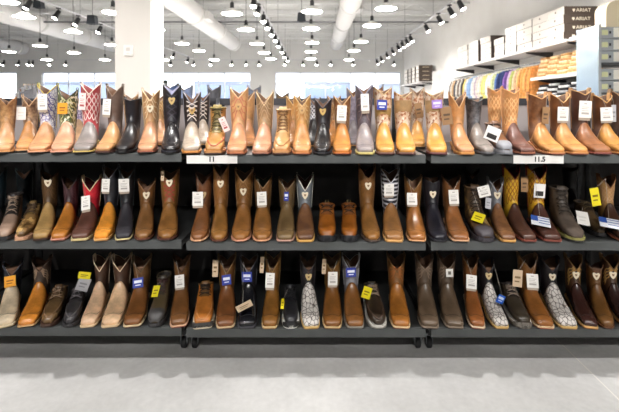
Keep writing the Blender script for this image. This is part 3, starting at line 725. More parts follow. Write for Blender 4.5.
('B', 247, 249, 257, W, '1a1a1e', '1e1e22', 'glossy black boot with blue tag and a slanted beige tag on its foot', dict(tags=[('b', 242, 272, 252, 282), ('n', 236, 303, 252.5, 309.5, 26)], welt='4a4a50', sole='1c1c20', pipe='6a6a70', vr=.15, dip=.07)),
('B', 269.5, 273, 255, W, '855427', '6a4824', 'golden brown boot with white tag, right of the glossy black boot', dict(tags=[('w', 265.5, 273, 274.5, 288), ('n', 260, 257, 264, 273)], welt='e6c894', sole='9a7040', pipe='9a7c4c', dip=.08)),
('B', 291, 290, 287, LO, '2a2a2e', '202024', 'black knit slip-on shoe with white sole edge', dict(welt='ecebe4', sole='e0dfd8', bump='2a2a2c', lace='1a1a1c', nl=3, toe='rd', tags=[('y', 281, 299, 284, 309)])),
('B', 311.5, 308, 257, W, 'd8d2cc|snake|5c524e', '222022', 'snakeskin boot with black shaft and badge in the middle of the bottom shelf', dict(bz=278, bc='d8bc84', welt='e0bc7c', sole='b98c4c', pipe='4a4440', dip=.08, st=('flame', '38343a'))),
('B', 332.5, 332, 255, W, '7e4c22', '56401f', 'brown boot with white tag between the snakeskin and grey-shafted boots', dict(tags=[('w', 328, 272, 337.5, 285.5), ('n', 322, 259, 326, 274)], welt='e0c290', sole='7a5430', pipe='8a7040', dip=.075)),
('B', 355.5, 351, 256, W, '83502a', '85858c', 'brown boot with pale grey shaft and a blue tag, bottom shelf', dict(tags=[('b', 346, 268, 356, 277)], welt='9c968c', sole='5a5650', pipe='c4c4c8', dip=.08, band=(.225, .24, '5c5860'))),
('B', 379, 371, 284, LO, '3a2c24', '2c221c', 'dark brown moc-toe shoe with white sole line and a yellow tag', dict(moc='5a463a', welt='d8d4cc', sole='8c8880', lace='8a7664', nl=4, toe='rd', tags=[('y', 362.5, 287, 371, 299, -14)])),
('B', 401.5, 396, 255, W, 'a1602a', '5e4020|worn|8a5424', 'orange-brown square-toed boot without tags, next to the right-hand post', dict(welt='e8cca0', sole='7a3c28', pipe='7a5c38', st=('flame', 'a06030'), dip=.08)),
('B', 430, 424, 255, W, '62503f', '4c3d32', 'taupe boot without tag, left one of two on the bottom shelf', dict(welt='8c7c6c', sole='4a3c34', st=('flame', '8a7664'), pipe='6a5a4c', dip=.075)),
('B', 455, 446, 255, W, '62503f', '4c3d32', 'taupe boot with a small square white sticker, right one of two', dict(tags=[('s', 446, 269, 453, 277)], welt='8c7c6c', sole='4a3c34', st=('flame', '8a7664'), pipe='6a5a4c', dip=.075)),
('B', 478, 470, 256, W, '8d4f2a', '553a28', 'chestnut boot with large white tag between taupe and snakeskin boots', dict(tags=[('w', 466.5, 275, 476.5, 289)], welt='e8d2b4', sole='8a4a38', pipe='7a5c40', dip=.07)),
('B', 502, 486, 260, W, 'd8d2cc|snake|5c524e', '232024', 'snakeskin boot with black shaft and a small bright blue tag', dict(bz=277, bc='cdb68a', welt='dcb878', sole='b98c4c', pipe='3a363a', tags=[('c', 497.5, 295, 504, 304, -14)])),
('B', 525, 508, 286, LO, '3a2e28', '2a2220', 'dark brown chukka shoe with grey toe rubber between snakeskin and brown boots', dict(bump='7a746c', welt='e0dcd4', sole='6a645c', lace='8a7a6c', nl=4, toe='rd', H=.125)),
('B', 546, 527, 255, W, '8a5229', '5e4228', 'brown boot with beige and white tags between the two right snakeskin boots', dict(tags=[('w', 527, 274, 538, 288), ('n', 513, 270, 522, 287)], welt='e6c8a0', sole='a85a3c', pipe='7a5c40', dip=.065)),
('B', 569, 549, 258, W, 'd8d2cc|snake|5c524e', '1f1d20', 'snakeskin boot with black shaft and cream badge, farthest right of three', dict(bz=278, welt='dcb878', sole='b98c4c', pipe='353135')),
('B', 591, 573, 256, W, '3a211e', '5e3e22', 'glossy burgundy-footed boot with brown stitched shaft on the bottom shelf', dict(bz=276, welt='dcae70', sole='b0783c', st=('flame', 'b0884c'), pipe='7a5a34', vr=.2)),
('B', 608, 594, 264, W, '6e4626', '5a3a22', 'plain brown boot with badge between two glossy dark-footed boots', dict(bz=277, welt='6a4226', sole='4a2e1c', pipe='5a3a22', toe='rd', dip=.04)),
('B', 633, 609, 256, W, '33201e', '5e3e22', 'dark-footed boot with brown stitched shaft cut by the right edge, bottom shelf', dict(bz=276, welt='dcae70', st=('flame', 'b0884c'), pipe='7a5a34', vr=.2)),
('B', -17, -8, 258, W, 'c79a8c', '3a2a2c', 'pinkish boot cut by the left edge of the photo, bottom shelf', dict(pipe='5a4444')),
]
fit_widths(BOOTS)
for bdef in BOOTS: boot(*bdef)

# boots on the far side of the unit, backs towards us
for i, (x, ty, v, s, lab) in enumerate((
    (50, 90, '6a6a60', '8a8a90', 'grey boot facing away behind the purple-patterned boot'),
    (183, 86, '3a4a70', '5a6f9c', 'blue boot facing away behind the tall black boot'),
    (196, 88, '3a4a70', '8c9cc0', 'pale blue boot facing away behind the white-footed boot'),
    (222, 88, '3c3c40', '5a5a60', 'dark grey boot facing away above the olive lace-up work boot'),
    (259, 87, '54596a', '7a8294', 'slate boot facing away behind the grey-brown shafted boot'),
    (285, 93, '6a5440', '8a7050', 'brown boot facing away behind the light tan work boot'),
    (372, 86, '7a5a44', '9a6f54', 'brown boot facing away behind the yellow nubuck boots'))):
    D = 3.18
    boot('T', x, x, ty, W, v, s, lab, dict(D=D, a=180, H=pz(ty, D - .23) - 1.02, grp='boots on the far side of the shelving', w=.9, pipe='8a8a90'))

# ------------------------------------------------------------------ shelving units
m_shelf = mottled('shelf_metal', '4c4f4f', '565959', 9, .5)
m_deck = mottled('shelf_deck', '2c2d2d', '363737', 14, .4)
m_black = plain('19191a', .55)
m_panel = mottled('back_panel', '3a3837', '444140', 5, .6)
m_chrome = plain('8a8d90', .3, .9)
BACK = 2.80
def bay(x0, x1, dz, label):
    r = empty('shelving_unit', ((x0 + x1) / 2, BACK, 0)); tag(r, label, 'shelving', 'boot shelving units')
    X = lambda v: v - (x0 + x1) / 2
    Y = lambda v: v - BACK
    for zz in (1.02, .585, .15):
        for side in (-1, 1):
            ya, yb = (EDGE - BACK, -.012) if side < 0 else (.012, BACK - EDGE)
            mb = MB(); mb.box(X(x0), X(x1), ya, yb, zz + dz - .012, zz + dz, 1)
            yl = ya if side < 0 else yb - .018
            mb.box(X(x0), X(x1), yl - .002, yl + .018, zz + dz - .041, zz + dz + .0005, 0)
            mb.box(X(x0) + .004, X(x0) + .022, ya + .02, yb - .02, zz + dz - .036, zz + dz - .012, 0)
            mb.box(X(x1) - .022, X(x1) - .004, ya + .02, yb - .02, zz + dz - .036, zz + dz - .012, 0)
            s = mb.build('shelf', [m_shelf, m_deck], r)
    mb = MB(); mb.box(X(x0) - .0134, X(x1) + .0134, -.012, .012, .02, 1.0); mb.build('back_panel', m_panel, r)  # lower end extended almost to the floor to block light from behind
    mb = MB(); mb.box(X(x0) - .0134, X(x1) + .0134, -.012, .012, 1.0, 1.27); q = mb.build('upper_panel', plain('a39a99', .5), r); q['label'] = 'lighter grey upper panel'
    mb = MB(); mb.box(X(x0), X(x1), -.022, .022, 1.27, 1.315); mb.build('top_rail', plain('34343a', .45), r)
    for sx_ in (X(x0) + .016, X(x1) - .016):
        mb = MB(); mb.box(sx_ - .016, sx_ + .016, -.02, .02, .09, 1.27)
        for k in range(22): mb.box(sx_ - .004, sx_ + .004, -.0215, -.0195, .14 + .05 * k, .165 + .05 * k, 1)
        mb.build('post', [m_black, plain('0c0c0c', .7)], r)
        mb = MB(); mb.box(sx_ - .016, sx_ + .016, EDGE - BACK + .06, BACK - EDGE - .06, .085, .112); mb.build('base_leg', m_black, r)
        for yy in (EDGE - BACK + .10, BACK - EDGE - .10):
            fk = MB()
            fk.box(sx_ - .02, sx_ + .02, yy - .022, yy + .022, .074, .085)
            for q in (-.016, .016): fk.box(sx_ + q - .002, sx_ + q + .002, yy - .014, yy + .014, .026, .075)
            co = fk.build('caster', m_chrome, r)
            wb = MB()
            rows = [[(sx_ + xx, yy + rr * math.cos(2*PI*k/16), .0305 + rr * math.sin(2*PI*k/16)) for k in range(16)] for xx, rr in ((-.013, .004), (-.013, .026), (-.009, .030), (.009, .030), (.013, .026), (.013, .004))]
            wb.grid(rows, True); wb.build('wheel', plain('1c1c1e', .5), co, True)
    return r
def ux(p): return px(p, EDGE)
bay(ux(-60), ux(181.5), .007, 'dark grey metal shelving unit on casters under the boots left of the 11 sign')
bay(ux(186.5), ux(425.5), 0, 'dark grey metal shelving unit on casters carrying the 11 size sign')
bay(ux(681), ux(926), 0, 'dark grey metal shelving unit on casters beyond the right edge of the photo')
bay(ux(-310), ux(-65), .007, 'dark grey metal shelving unit on casters beyond the left edge of the photo')
bay(ux(431), ux(676), 0, 'dark grey metal shelving unit on casters carrying the 11.5 size sign')

def size_sign(x0, x1, tx, s, label):
    Y = EDGE - .0035
    xa, xb = ux(x0), ux(x1); z0, z1 = pz(163.4, EDGE), pz(155.2, EDGE)
    mb = MB(); mb.box(xa, xb, Y - .0018, Y, z0, z1, 0)
    text_into(mb, s, .034, lambda a, b: (ux(tx) + a, Y - .0022, (z0 + z1) / 2 + b), 1, bold=.0013)
    o = mb.build('size_sign', [plain('eceae6', .5), plain('201e1e', .5)]); tag(o, label, 'sign', 'shelf size signs')
size_sign(187, 237.5, 212, '11', 'white size sign reading 11 on the top shelf edge')
size_sign(513, 563, 539, '11.5', 'white size sign reading 11.5 on the top shelf edge')

# ------------------------------------------------------------------ room shell
WX, FY, CZ, LX, NY = 4.95, 22.9, 5.0, -20.0, -15.0
m_wall = mottled('wall_paint', 'e6e3de', 'eceae6', 1.5, .75)
m_wallg = mottled('wall_paint_grey', 'd2d1ce', 'd8d7d4', 1.5, .75)
m_ceil = mottled('ceiling_deck', 'd0d0ce', 'd8d8d6', 2, .8)

def floor_mat():
    m, nt, b = base_mat('polished_concrete'); N, L = nt.nodes, nt.links
    tc = N.new('ShaderNodeTexCoord')
    n1 = N.new('ShaderNodeTexNoise'); n1.inputs['Scale'].default_value = 2.2; n1.inputs['Detail'].default_value = 8; n1.inputs['Roughness'].default_value = .65
    n2 = N.new('ShaderNodeTexNoise'); n2.inputs['Scale'].default_value = 38; n2.inputs['Detail'].default_value = 4
    for n in (n1, n2): L.new(tc.outputs['Object'], n.inputs['Vector'])
    ad = N.new('ShaderNodeMath'); ad.operation = 'MULTIPLY_ADD'; ad.inputs[1].default_value = .35
    L.new(n2.outputs['Fac'], ad.inputs[0]); L.new(n1.outputs['Fac'], ad.inputs[2])
    L.new(ramp(nt, ad.outputs[0], [(.45, 'b6b5b4'), (.9, 'd2d1d0')]), b.inputs['Base Color'])
    b.inputs['Roughness'].default_value = .42
    return m
m_floor = floor_mat()
mb = MB(); mb.box(LX, WX, NY, FY, -.1, 0); struct(mb.build('floor', m_floor))
# saw-cut joint in the slab
mb = MB(); mb.box(1.306, 1.313, NY, FY, 0, .0006); struct(mb.build('floor_joint', plain('dedbd6', .6)))
mb = MB(); mb.box(LX, WX, NY, FY, CZ, CZ + .1)
for k in range(int((FY - NY) / .3)): mb.box(LX, WX, NY + .3 * k, NY + .3 * k + .12, CZ - .04, CZ)
struct(mb.build('ceiling', m_ceil))
mb = MB(); mb.box(WX, WX + .1, NY, FY, 0, CZ); struct(mb.build('wall_right', m_wall))
mb = MB(); mb.box(LX - .1, LX, NY, FY, 0, CZ); struct(mb.build('wall_left', m_wall))
mb = MB(); mb.box(LX, WX, NY - .1, NY, 0, CZ); struct(mb.build('wall_front', m_wall))
WIN = [(LX + .3, -16.6, 2), (-15.2, -3.6, 8), (-2.2, 4.75, 5)]
WZ0, WZ1 = .5, 3.1
mb = MB()
mb.box(LX, WX, FY, FY + .25, 0, WZ0); mb.box(LX, WX, FY, FY + .25, WZ1, CZ)
e = LX
for a, b_, n in WIN:
    mb.box(e, a, FY, FY + .25, WZ0, WZ1); e = b_
mb.box(e, WX, FY, FY + .25, WZ0, WZ1)
struct(mb.build('wall_back', m_wallg))
def glass_mat():
    m = bpy.data.materials.new('window_glass'); m.use_nodes = True
    nt = m.node_tree; nt.nodes.clear()
    o = nt.nodes.new('ShaderNodeOutputMaterial'); mx = nt.nodes.new('ShaderNodeMixShader'); mx.inputs[0].default_value = .05
    t = nt.nodes.new('ShaderNodeBsdfTransparent'); t.inputs[0].default_value = (.97, .98, 1, 1)
    g = nt.nodes.new('ShaderNodeBsdfGlossy'); g.inputs['Roughness'].default_value = .02
    nt.links.new(t.outputs[0], mx.inputs[1]); nt.links.new(g.outputs[0], mx.inputs[2]); nt.links.new(mx.outputs[0], o.inputs[0])
    return m
m_glass = glass_mat(); m_frame = plain('e2e6ee', .4)
for i, (a, b_, n) in enumerate(WIN):
    mb = MB()
    mb.box(a, b_, FY + .08, FY + .16, WZ0, WZ0 + .07); mb.box(a, b_, FY + .08, FY + .16, WZ1 - .07, WZ1); mb.box(a, b_, FY + .09, FY + .15, 2.42, 2.47)
    for k in range(n + 1):
        x = a + (b_ - a) * k / n; mb.box(max(a, x - .03), min(b_, x + .03), FY + .08, FY + .16, WZ0, WZ1)
    w = mb.build('window_%d' % (i + 1), m_frame); struct(w)
    gb = MB(); gb.box(a, b_, FY + .117, FY + .123, WZ0 + .05, WZ1 - .05)
    gb.build('pane', m_glass, w)
# column with thermostat
cx0, cx1 = px(115, 6.0), px(150.5, 6.0)
mb = MB(); mb.box(cx0, cx1, 6.0, 6.0 + (cx1 - cx0), 0, CZ); mb.box(cx0 - .012, cx1 + .012, 5.988, 6.0 + (cx1 - cx0) + .012, 0, .12)
struct(mb.build('column', plain('e9e4de', .6)), 'white square column rising behind the boots', 'column')
t = empty('thermostat', (px(128.6, 5.99), 6.0, pz(56, 5.99))); tag(t, 'white wall thermostat mounted high on the square column', 'thermostat')
mb = MB(); mb.box(-.065, .065, -.03, -.0005, 0, .16); mb.box(-.058, .058, -.034, -.03, .006, .154); mb.build('housing', plain('f6f3ef', .4), t)
mb = MB(); mb.box(-.028, .028, -.0355, -.034, .07, .12); mb.build('display', plain('dcd6d0', .3), t)
mb = MB(); mb.box(-.02, .02, -.037, -.034, .028, .042); mb.build('button', plain('e6e0da', .3), t)

# joists, pipes
for i, y in enumerate((13.2, 14.6, 16., 17.4, 18.8, 20.2, 21.6)):
    mb = MB(); mb.box(LX, WX, y - .04, y + .04, 4.88, 4.94); mb.box(LX, WX, y - .03, y + .03, 4.50, 4.55)
    x = LX; up_ = True
    while x < WX - .5:
        a, b_ = ((x, y, 4.53), (x + .5, y, 4.9)) if up_ else ((x, y, 4.9), (x + .5, y, 4.53))
        mb.tube([a, b_], .014, 4); x += .5; up_ = not up_
    struct(mb.build('ceiling_joist', plain('dadada', .5)), 'pale steel bar joist under the ceiling deck', 'joist')
for y, z, x0, x1 in ((15.3, 4.35, LX, WX), (11.2, 4.2, LX, WX)):
    mb = MB(); mb.tube([(x0, y, z), (x1, y, z)], .035, 8)
    struct(mb.build('sprinkler_pipe', plain('6f6f72', .4)), 'dark sprinkler pipe running across below the joists', 'pipe')

def duct(x, z, r, y0, y1, label):
    g = empty('air_duct', (x, y0, z)); tag(g, label, 'duct', 'round ceiling ducts')
    mb = MB(); n = 24
    rows = [[(r * math.cos(2*PI*k/n), yy, r * math.sin(2*PI*k/n)) for k in range(n)] for yy in (0, y1 - y0)]
    b = mb.grid(rows, True); mb.face(range(b, b + n)); mb.face(range(b + n, b + 2 * n))
    mb.build('pipe', plain('e4e2e0', .4), g, True)
    yy = 1.5
    while yy < y1 - y0:
        cb = MB(); rows = [[(q * math.cos(2*PI*k/n), yy + d, q * math.sin(2*PI*k/n)) for k in range(n)] for d, q in ((-.06, r), (-.05, r + .03), (.05, r + .03), (.06, r))]
        cb.grid(rows, True); cb.build('joint_ring', plain('d6d4d2', .4), g, True)
        hb = MB()
        for sg in (-1, 1): hb.tube([(sg * r, yy, 0), (sg * r, yy, CZ - z - .04)], .012, 4)
        hb.build('hanger', plain('b4b4b4', .4), g)
        yy += 3.0
    for yy in (4.4, 8.0):
        if yy < y1 - y0:
            db = MB(); db.box(r * .6, r + .12, yy - .3, yy + .3, -.12, .12); db.build('grille', plain('dedcda', .5), g)
duct(-3.7, 4.05, .31, 5, 18.8, 'thick white duct ending between the column and the window pier')
duct(1.07, 4.35, .30, 5, 21, 'white ceiling duct running back above the two lamp rows in the middle')
duct(-10.4, 4.35, .34, 5, 21.5, 'white ceiling duct left of the column, upper one of two')
duct(-15.6, 4.3, .34, 8, 22, 'white ceiling duct left of the column, lower and farther one')

# ------------------------------------------------------------------ pendants
LAMP = emit('fffaf4', 105.)
def make_pendant():
    g = empty('pendant_lamp', (0, 0, 0))
    mb = MB(); mb.lathe([(.036, .13), (.05, .11), (.10, .085), (.17, .05), (.215, .015), (.225, 0), (.218, 0), (.165, .042), (.095, .076), (.0, .09)], n=24)
    mb.build('shade', plain('f2f0ec', .35), g, True)
    mb = MB(); mb.lathe([(0, .012), (.10, .012), (.17, .02), (.20, .016), (.205, .006), (.16, -.004), (.08, -.012), (0, -.014)], n=20)
    mb.build('diffuser', LAMP, g, True)
    mb = MB(); mb.lathe([(0, .25), (.03, .25), (.042, .23), (.042, .15), (.05, .125), (0, .12)], n=14); mb.build('socket', plain('3a3c3e', .4), g, True)
    mb = MB(); mb.tube([(0, 0, .25), (0, 0, 1.80)], .007, 5); mb.build('cord', plain('4a4a4a', .5), g)
    mb = MB(); mb.lathe([(0, 1.76), (.055, 1.76), (.06, 1.80), (0, 1.80)], n=12); mb.build('canopy', plain('dadada', .4), g, True)
    return g
LZ = 3.2
vis = [(24, 17), (73, 32), (40, 46), (74, 53), (9, 52), (105, 60), (113, 13), (112, 45), (47, 60), (232, 14), (156, 30), (246, 30), (182, 44), (199, 51), (214, 60), (164, 60),
       (257, 44), (264, 53), (271, 59), (312, 12), (311, 29), (312, 43), (311, 52), (311, 59), (386, 9), (372, 26), (361, 42), (354, 51), (349, 60), (152, 50), (6, 2)]
proto = None
order = ['nearest', 'second', 'third', 'fourth', 'fifth', 'sixth', 'seventh']
cols = {}
spots = []
for x, y in vis:
    D = F_PX * (LZ - CAM_Z) / (VY - y); spots.append((px(x, D), D, x, y))
def colname(X):
    return ('the row in front of the right-hand duct' if X > 1 else 'the row along the middle aisle' if X > -.6 else 'the row right of the thick duct' if X > -2.6 else
            'the row left of the thick duct' if X > -5.2 else 'the row just behind the white column' if X > -7.6 else 'the row left of the white column' if X > -9.9 else 'the row farthest left')
for X, D, x, y in spots: cols.setdefault(colname(X), []).append((D, X, x))
i = 0
for cn, ls in cols.items():
    for k, (D, X, x) in enumerate(sorted(ls)):
        p = make_pendant() if proto is None else copy_tree(proto)
        proto = proto or p
        p.location = (X, D, LZ)
        tag(p, '%s pendant lamp of %s' % ('white dish ' + order[k], cn), 'lamp', 'white dish pendant lamps')
# unseen pendants added along the grid, picked to brighten the column and boots
for Y in (6.4, 4.5, -6.0):
    for X in (-6.2, -4.15, -2.2, -.75, .75, 2.2, 3.6):
        if (Y == 4.5 and X not in (-4.15, -.75)) or (Y == 6.4 and X < -1) or Y == -.6 or (Y < -1 and X not in (-2.2, 2.2)) or Y == -12.0: continue
        p = copy_tree(proto); p.location = (X, Y, LZ)
        tag(p, 'added white dish pendant lamp above the boot aisle, outside the photo', 'lamp', 'added white dish pendant lamps over the boot aisle')

# ------------------------------------------------------------------ track lights
def make_spot():
    g = empty('track_spotlight', (0, 0, 0))
    mb = MB(); mb.box(-.02, .02, -.05, .05, -.03, 0); mb.tube([(0, 0, -.03), (0, 0, -.10)], .012, 6); mb.build('yoke', plain('1c1c1e', .45), g)
    t = R(28)
    def rot(p): return (p[0], p[1] * math.cos(t) - p[2] * math.sin(t), p[1] * math.sin(t) + p[2] * math.cos(t) - .10)
    hb = MB(); hb.lathe([(0, .03), (.045, .03), (.055, .01), (.06, -.15), (.075, -.20), (.068, -.20), (.05, -.14), (0, -.14)], n=14); hb.v = [rot(p) for p in hb.v]; hb.build('housing', plain('232325', .45), g, True)
    lb = MB(); lb.lathe([(0, -.175), (.06, -.19), (.062, -.186), (0, -.165)], n=14); lb.v = [rot(p) for p in lb.v]; lb.build('lens', emit('fffaf0', 40.), g, True)
    return g
TZ = 3.62
def track(x0, y0, x1, y1, label):
    g = empty('light_track', ((x0 + x1) / 2, (y0 + y1) / 2, TZ)); tag(g, label, 'track', 'ceiling light tracks')
    mx, my = (x0 + x1) / 2, (y0 + y1) / 2
    mb = MB()
    if abs(x1 - x0) < .01: mb.box(-.02, .02, y0 - my, y1 - my, 0, .035)
    else: mb.box(x0 - mx, x1 - mx, -.02, .02, 0, .035)
    mb.build('rail', plain('c4c4c8', .4), g)
    n = max(2, int(math.hypot(x1 - x0, y1 - y0) / 3))
    for k in range(n + 1):
        f = k / n; hb = MB(); a = (x0 + (x1 - x0) * f - mx, y0 + (y1 - y0) * f - my)
        hb.tube([(a[0], a[1], .03), (a[0], a[1], CZ - TZ - .04)], .008, 4); hb.build('hanger', plain('9a9a9a', .4), g)
    return g
sp = None
def spots_on(pts, rz, labelf, group):
    global sp
    for k, (x, y) in enumerate(pts):
        s = make_spot() if sp is None else copy_tree(sp)
        sp = sp or s
        s.location = (x, y, TZ); s.rotation_euler = (0, 0, rz + random.uniform(-.3, .3))
        tag(s, labelf(k), 'spotlight', group)
RX = 3.15
track(RX, 7.5, RX, 21.4, 'pale light track hung along the white right-hand wall')
spots_on([(RX, F_PX * (TZ - .1 - CAM_Z) / (VY - y)) for y in (2, 9, 17, 26, 37, 40, 43, 46, 50, 54, 58, 61)], R(-125), lambda k: 'black spotlight aimed at the right-hand wall, %s along its track' % (['first', 'second', 'third', 'fourth', 'fifth', 'sixth', 'seventh', 'eighth', 'ninth', 'tenth', 'eleventh', 'twelfth'][k]), 'spotlights along the right-hand wall')
track(-1.3, 7.5, -1.3, 21.4, 'light track crowded with spotlights left of the middle aisle')
spots_on([(-1.3, F_PX * (TZ - .15 - CAM_Z) / (VY - y)) for y in (2, 10, 18, 25, 32, 38, 44, 50, 55, 59)], R(170), lambda k: 'lit spotlight on the crowded middle track, %d from the front' % (k + 1), 'spotlights on the middle track')
track(-6.2, 7.5, -6.2, 21, 'light track passing behind the white column')
spots_on([(-6.2, F_PX * (TZ - .15 - CAM_Z) / (VY - y)) for y in (4, 14, 21, 29, 49, 55, 60)], R(160), lambda k: 'spotlight on the track behind the white column, %s from the front' % order[k].replace('nearest', 'first') if k < 7 else 'spotlight at the far end of the track behind the column', 'spotlights on the column track')
track(LX + .5, 21.6, 4.6, 21.6, 'light track running along the window wall')
bx = [px(v, 21.6) for v in (4, 19, 29, 33, 50, 66, 158, 171, 194, 211, 232, 246, 259, 285, 303, 317, 331, 353, 394)]
spots_on([(x, 21.6) for x in bx], R(180), lambda k: 'small spotlight on the window wall track, %d from its left end' % (k + 1), 'spotlights along the window wall')
track(-3.4, 2.45, 3.6, 2.45, 'light track hung over the boot shelving, above the photo')
AISLE = [-2.4, -.8, .8, 2.4]
spots_on([(x, 2.45) for x in AISLE], R(180), lambda k: 'spotlight over the boot shelving, above the photo', 'spotlights over the boot shelving')
def beam(loc, aim, watts, size, soft=.05, blend=.7):
    ld = bpy.data.lights.new('spotlight_beam', 'SPOT'); ld.energy = watts; ld.spot_size = R(size); ld.spot_blend = blend; ld.shadow_soft_size = soft; ld.color = (1, .98, .955)
    lo = bpy.data.objects.new('spotlight_beam', ld); col.objects.link(lo)
    from mathutils import Vector
    lo.location = loc; lo.rotation_euler = (Vector(aim) - Vector(loc)).to_track_quat('-Z', 'Y').to_euler()
for x in AISLE: beam((x, 2.29, TZ - .32), (x, 1.75, 0), 140, 50, .012, .8)
track(-3.4, 1.73, 3.6, 1.73, 'light track hung over the edge of the boot shelving, above the photo')
EDGEL = [-2.1, -.7, .7, 2.1]
spots_on([(x, 1.73) for x in EDGEL], R(180), lambda k: 'spotlight over the shelf edge, above the photo', 'spotlights over the shelf edge')
for x in EDGEL: beam((x, 1.70, TZ - .32), (x, 1.85, 0), 60, 78, .03)
track(-3.4, -1.65, 3.6, -1.65, 'added light track over the aisle in front of the boots, above the photo')
FRONT_FILL = [-2.8, -2.1, -1.4, -.7, 0., .7, 1.4, 2.1, 2.8]
spots_on([(x, -1.65) for x in FRONT_FILL], 0, lambda k: 'added spotlight aimed at the boots from over the aisle, above the photo', 'added spotlights aimed at the boots')
for x in FRONT_FILL: beam((x, -1.60, TZ - .32), (x * .98, 2.05, TZ - .32 - 3.65 * math.tan(R(17.4))), 105, 50, .03, .05)  # added fill for the boots; cone edges set to spare the floor
for y in (9.3, 11., 12.6, 15., 17.5, 20.): beam((RX + .1, y, TZ - .3), (WX, y, 2.0), 40, 78)
# hanging loudspeakers
def speaker(x, y, D, label):
    X, Z = px(x, D), pz(y, D)
    g = empty('loudspeaker', (X, D, Z)); tag(g, label, 'speaker', 'hanging loudspeakers')
    mb = MB(); mb.prism([(-.10, -.1), (.10, -.1), (.08, .1), (-.08, .1)], lambda a, b, c: (a, c - .08, b), .16); mb.build('cabinet', plain('2c3138', .5), g)
    mb = MB(); mb.lathe([(0, 0), (.06, 0), (.07, -.006), (.0, -.008)], (0, 0, -.1), n=16); mb.build('cone', plain('16181a', .6), g, True)
    mb = MB(); mb.tube([(0, 0, .1), (0, 0, CZ - Z - .04)], .008, 5); mb.build('hanger', plain('6a6a6a', .5), g)
speaker(301.5, 17.5, 9.5, 'dark loudspeaker hung next to the middle lamp row')
speaker(92.5, 20, 9.5, 'dark loudspeaker hung left of the white column')
speaker(39, 4, 10.0, 'dark loudspeaker hung at the upper left of the hall')

# ------------------------------------------------------------------ right wall: shelf, boxes, clothes
XF = 4.33
m_boxw, m_boxb = plain('d4cec6', .6), plain('4c4038', .6)
m_ink = plain('e6dcc8', .6)
def wall_shelf(y0, y1, z, label, depth=WX - XF):
    g = empty('wall_shelf', (WX, (y0 + y1) / 2, z)); tag(g, label, 'shelf', 'shelves on the right-hand wall')
    my = (y0 + y1) / 2
    mb = MB(); mb.box(-depth - .03, -.001, y0 - my, y1 - my, -.035, 0); mb.box(-depth - .045, -depth - .03, y0 - my, y1 - my, -.05, .006); mb.build('board', plain('c9c5c2', .45), g)
    n = max(1, int((y1 - y0) / 1.3))
    for k in range(n + 1):
        yy = y0 - my + .1 + (y1 - y0 - .2) * k / n
        bb = MB(); bb.prism([(-depth * .9, -.035), (-.001, -.035), (-.001, -.16), (-depth * .9, -.06)], lambda a, b, c: (a, yy + c, b), .02); bb.build('bracket', plain('3a3a3c', .5), g)
wall_shelf(7.05, 12.9, 2.40, 'long white shelf carrying pale shoe boxes on the right-hand wall')
def shoe_box(x0, x1, y0, y1, z, h, label, text=None, brown=True, grp='shoe boxes on the right-hand wall shelf'):
    g = empty('shoe_box', ((x0 + x1) / 2, (y0 + y1) / 2, z)); tag(g, label, 'box', grp)
    a, b_ = (x1 - x0) / 2, (y1 - y0) / 2
    mb = MB(); mb.box(-a, a, -b_, b_, 0, h * .75)
    mb.build('base', m_boxb if brown else plain('aab0b6', .5), g)
    lm = MB(); lm.box(-a - .004, a + .004, -b_ - .004, b_ + .004, h * .30, h - .004)
    lo = lm.build('lid', m_boxb if brown else plain('a4abb2', .5), g)
    return g, a, b_
fr = [7.2, 7.72, 8.26, 8.88, 9.49, 10.2, 10.95, 11.75]
cnt = [4, 4, 4, 4, 3, 4, 4, 4]
lev = ['bottom', 'second', 'third', 'top']
stn = ['nearest, lettered stack', 'second stack from the lettered one', 'third stack', 'fourth stack', 'short fifth stack', 'sixth stack', 'seventh stack', 'farthest stack']
for i, (y, n) in enumerate(zip(fr, cnt)):
    for k in range(n):
        h = .15
        dx = random.uniform(-.01, .02)
        if i == 0: dx = .012 * (k % 2)
        g, a, b_ = shoe_box(XF + .015 + dx, WX - .02 + dx * .3, y, y + ([.505, .525, .60, .50, .50, .62, .70, .80][i]), 2.40 + h * k + .0004, h, 'shoe box, %s of its pile, %s on the wall shelf' % (lev[k] if n == 4 or k < 2 else 'top', stn[i]))
        # white aisle-side end label
        mb = MB(); mb.box(-a - .0065, -a - .004, -b_ - .003, b_ + .003, .002, h - .005, 0); mb.box(-a - .008, -a - .0065, -.02, .02, h * .45, h * .45 + .035, 1)
        q = mb.build('end_label', [m_boxw, plain('6a6058', .6)], g); q['label'] = 'white end label with a dark dot'
        if i == 0:
            tb = MB(); yb = -b_ - .0055
            text_into(tb, 'ARIAT', .082, lambda u_, v_: (.045 + u_ * 1.15, yb, h * .52 + v_), 0, bold=.001)
            tb.prism([(u_ * .026 - .125, v_ * .030 + h * .52) for u_, v_ in SHIELD], lambda u_, v_, w_: (u_, yb + .001 - w_, v_), .001)
            q = tb.build('lettering', m_ink, g); q['label'] = 'cream lettering ARIAT beside a shield'
wall_shelf(16.9, 20.4, 2.24, 'shelf in the far right corner carrying brown shoe boxes')
for i, y in enumerate((17.0, 17.7, 18.4, 19.1)):
    for k in range(4):
        g, a, b_ = shoe_box(4.29, 4.85, y, y + .5, 2.24 + .17 * k + .0004, .17, 'brown shoe box, %s of the %s pile in the far right corner' % (lev[k], ['nearest', 'second', 'third', 'farthest'][i]), grp='shoe boxes in the far right corner')
        mb = MB(); mb.box(-a - .0065, -a - .004, -b_ + .02, b_ - .02, .012, .158); mb.build('end_label', m_boxw, g)
        if i == 0:
            mb = MB(); mb.box(-.14, .14, -b_ - .006, -b_ - .004, .07, .10); mb.build('front_label', plain('b8a890', .6), g)

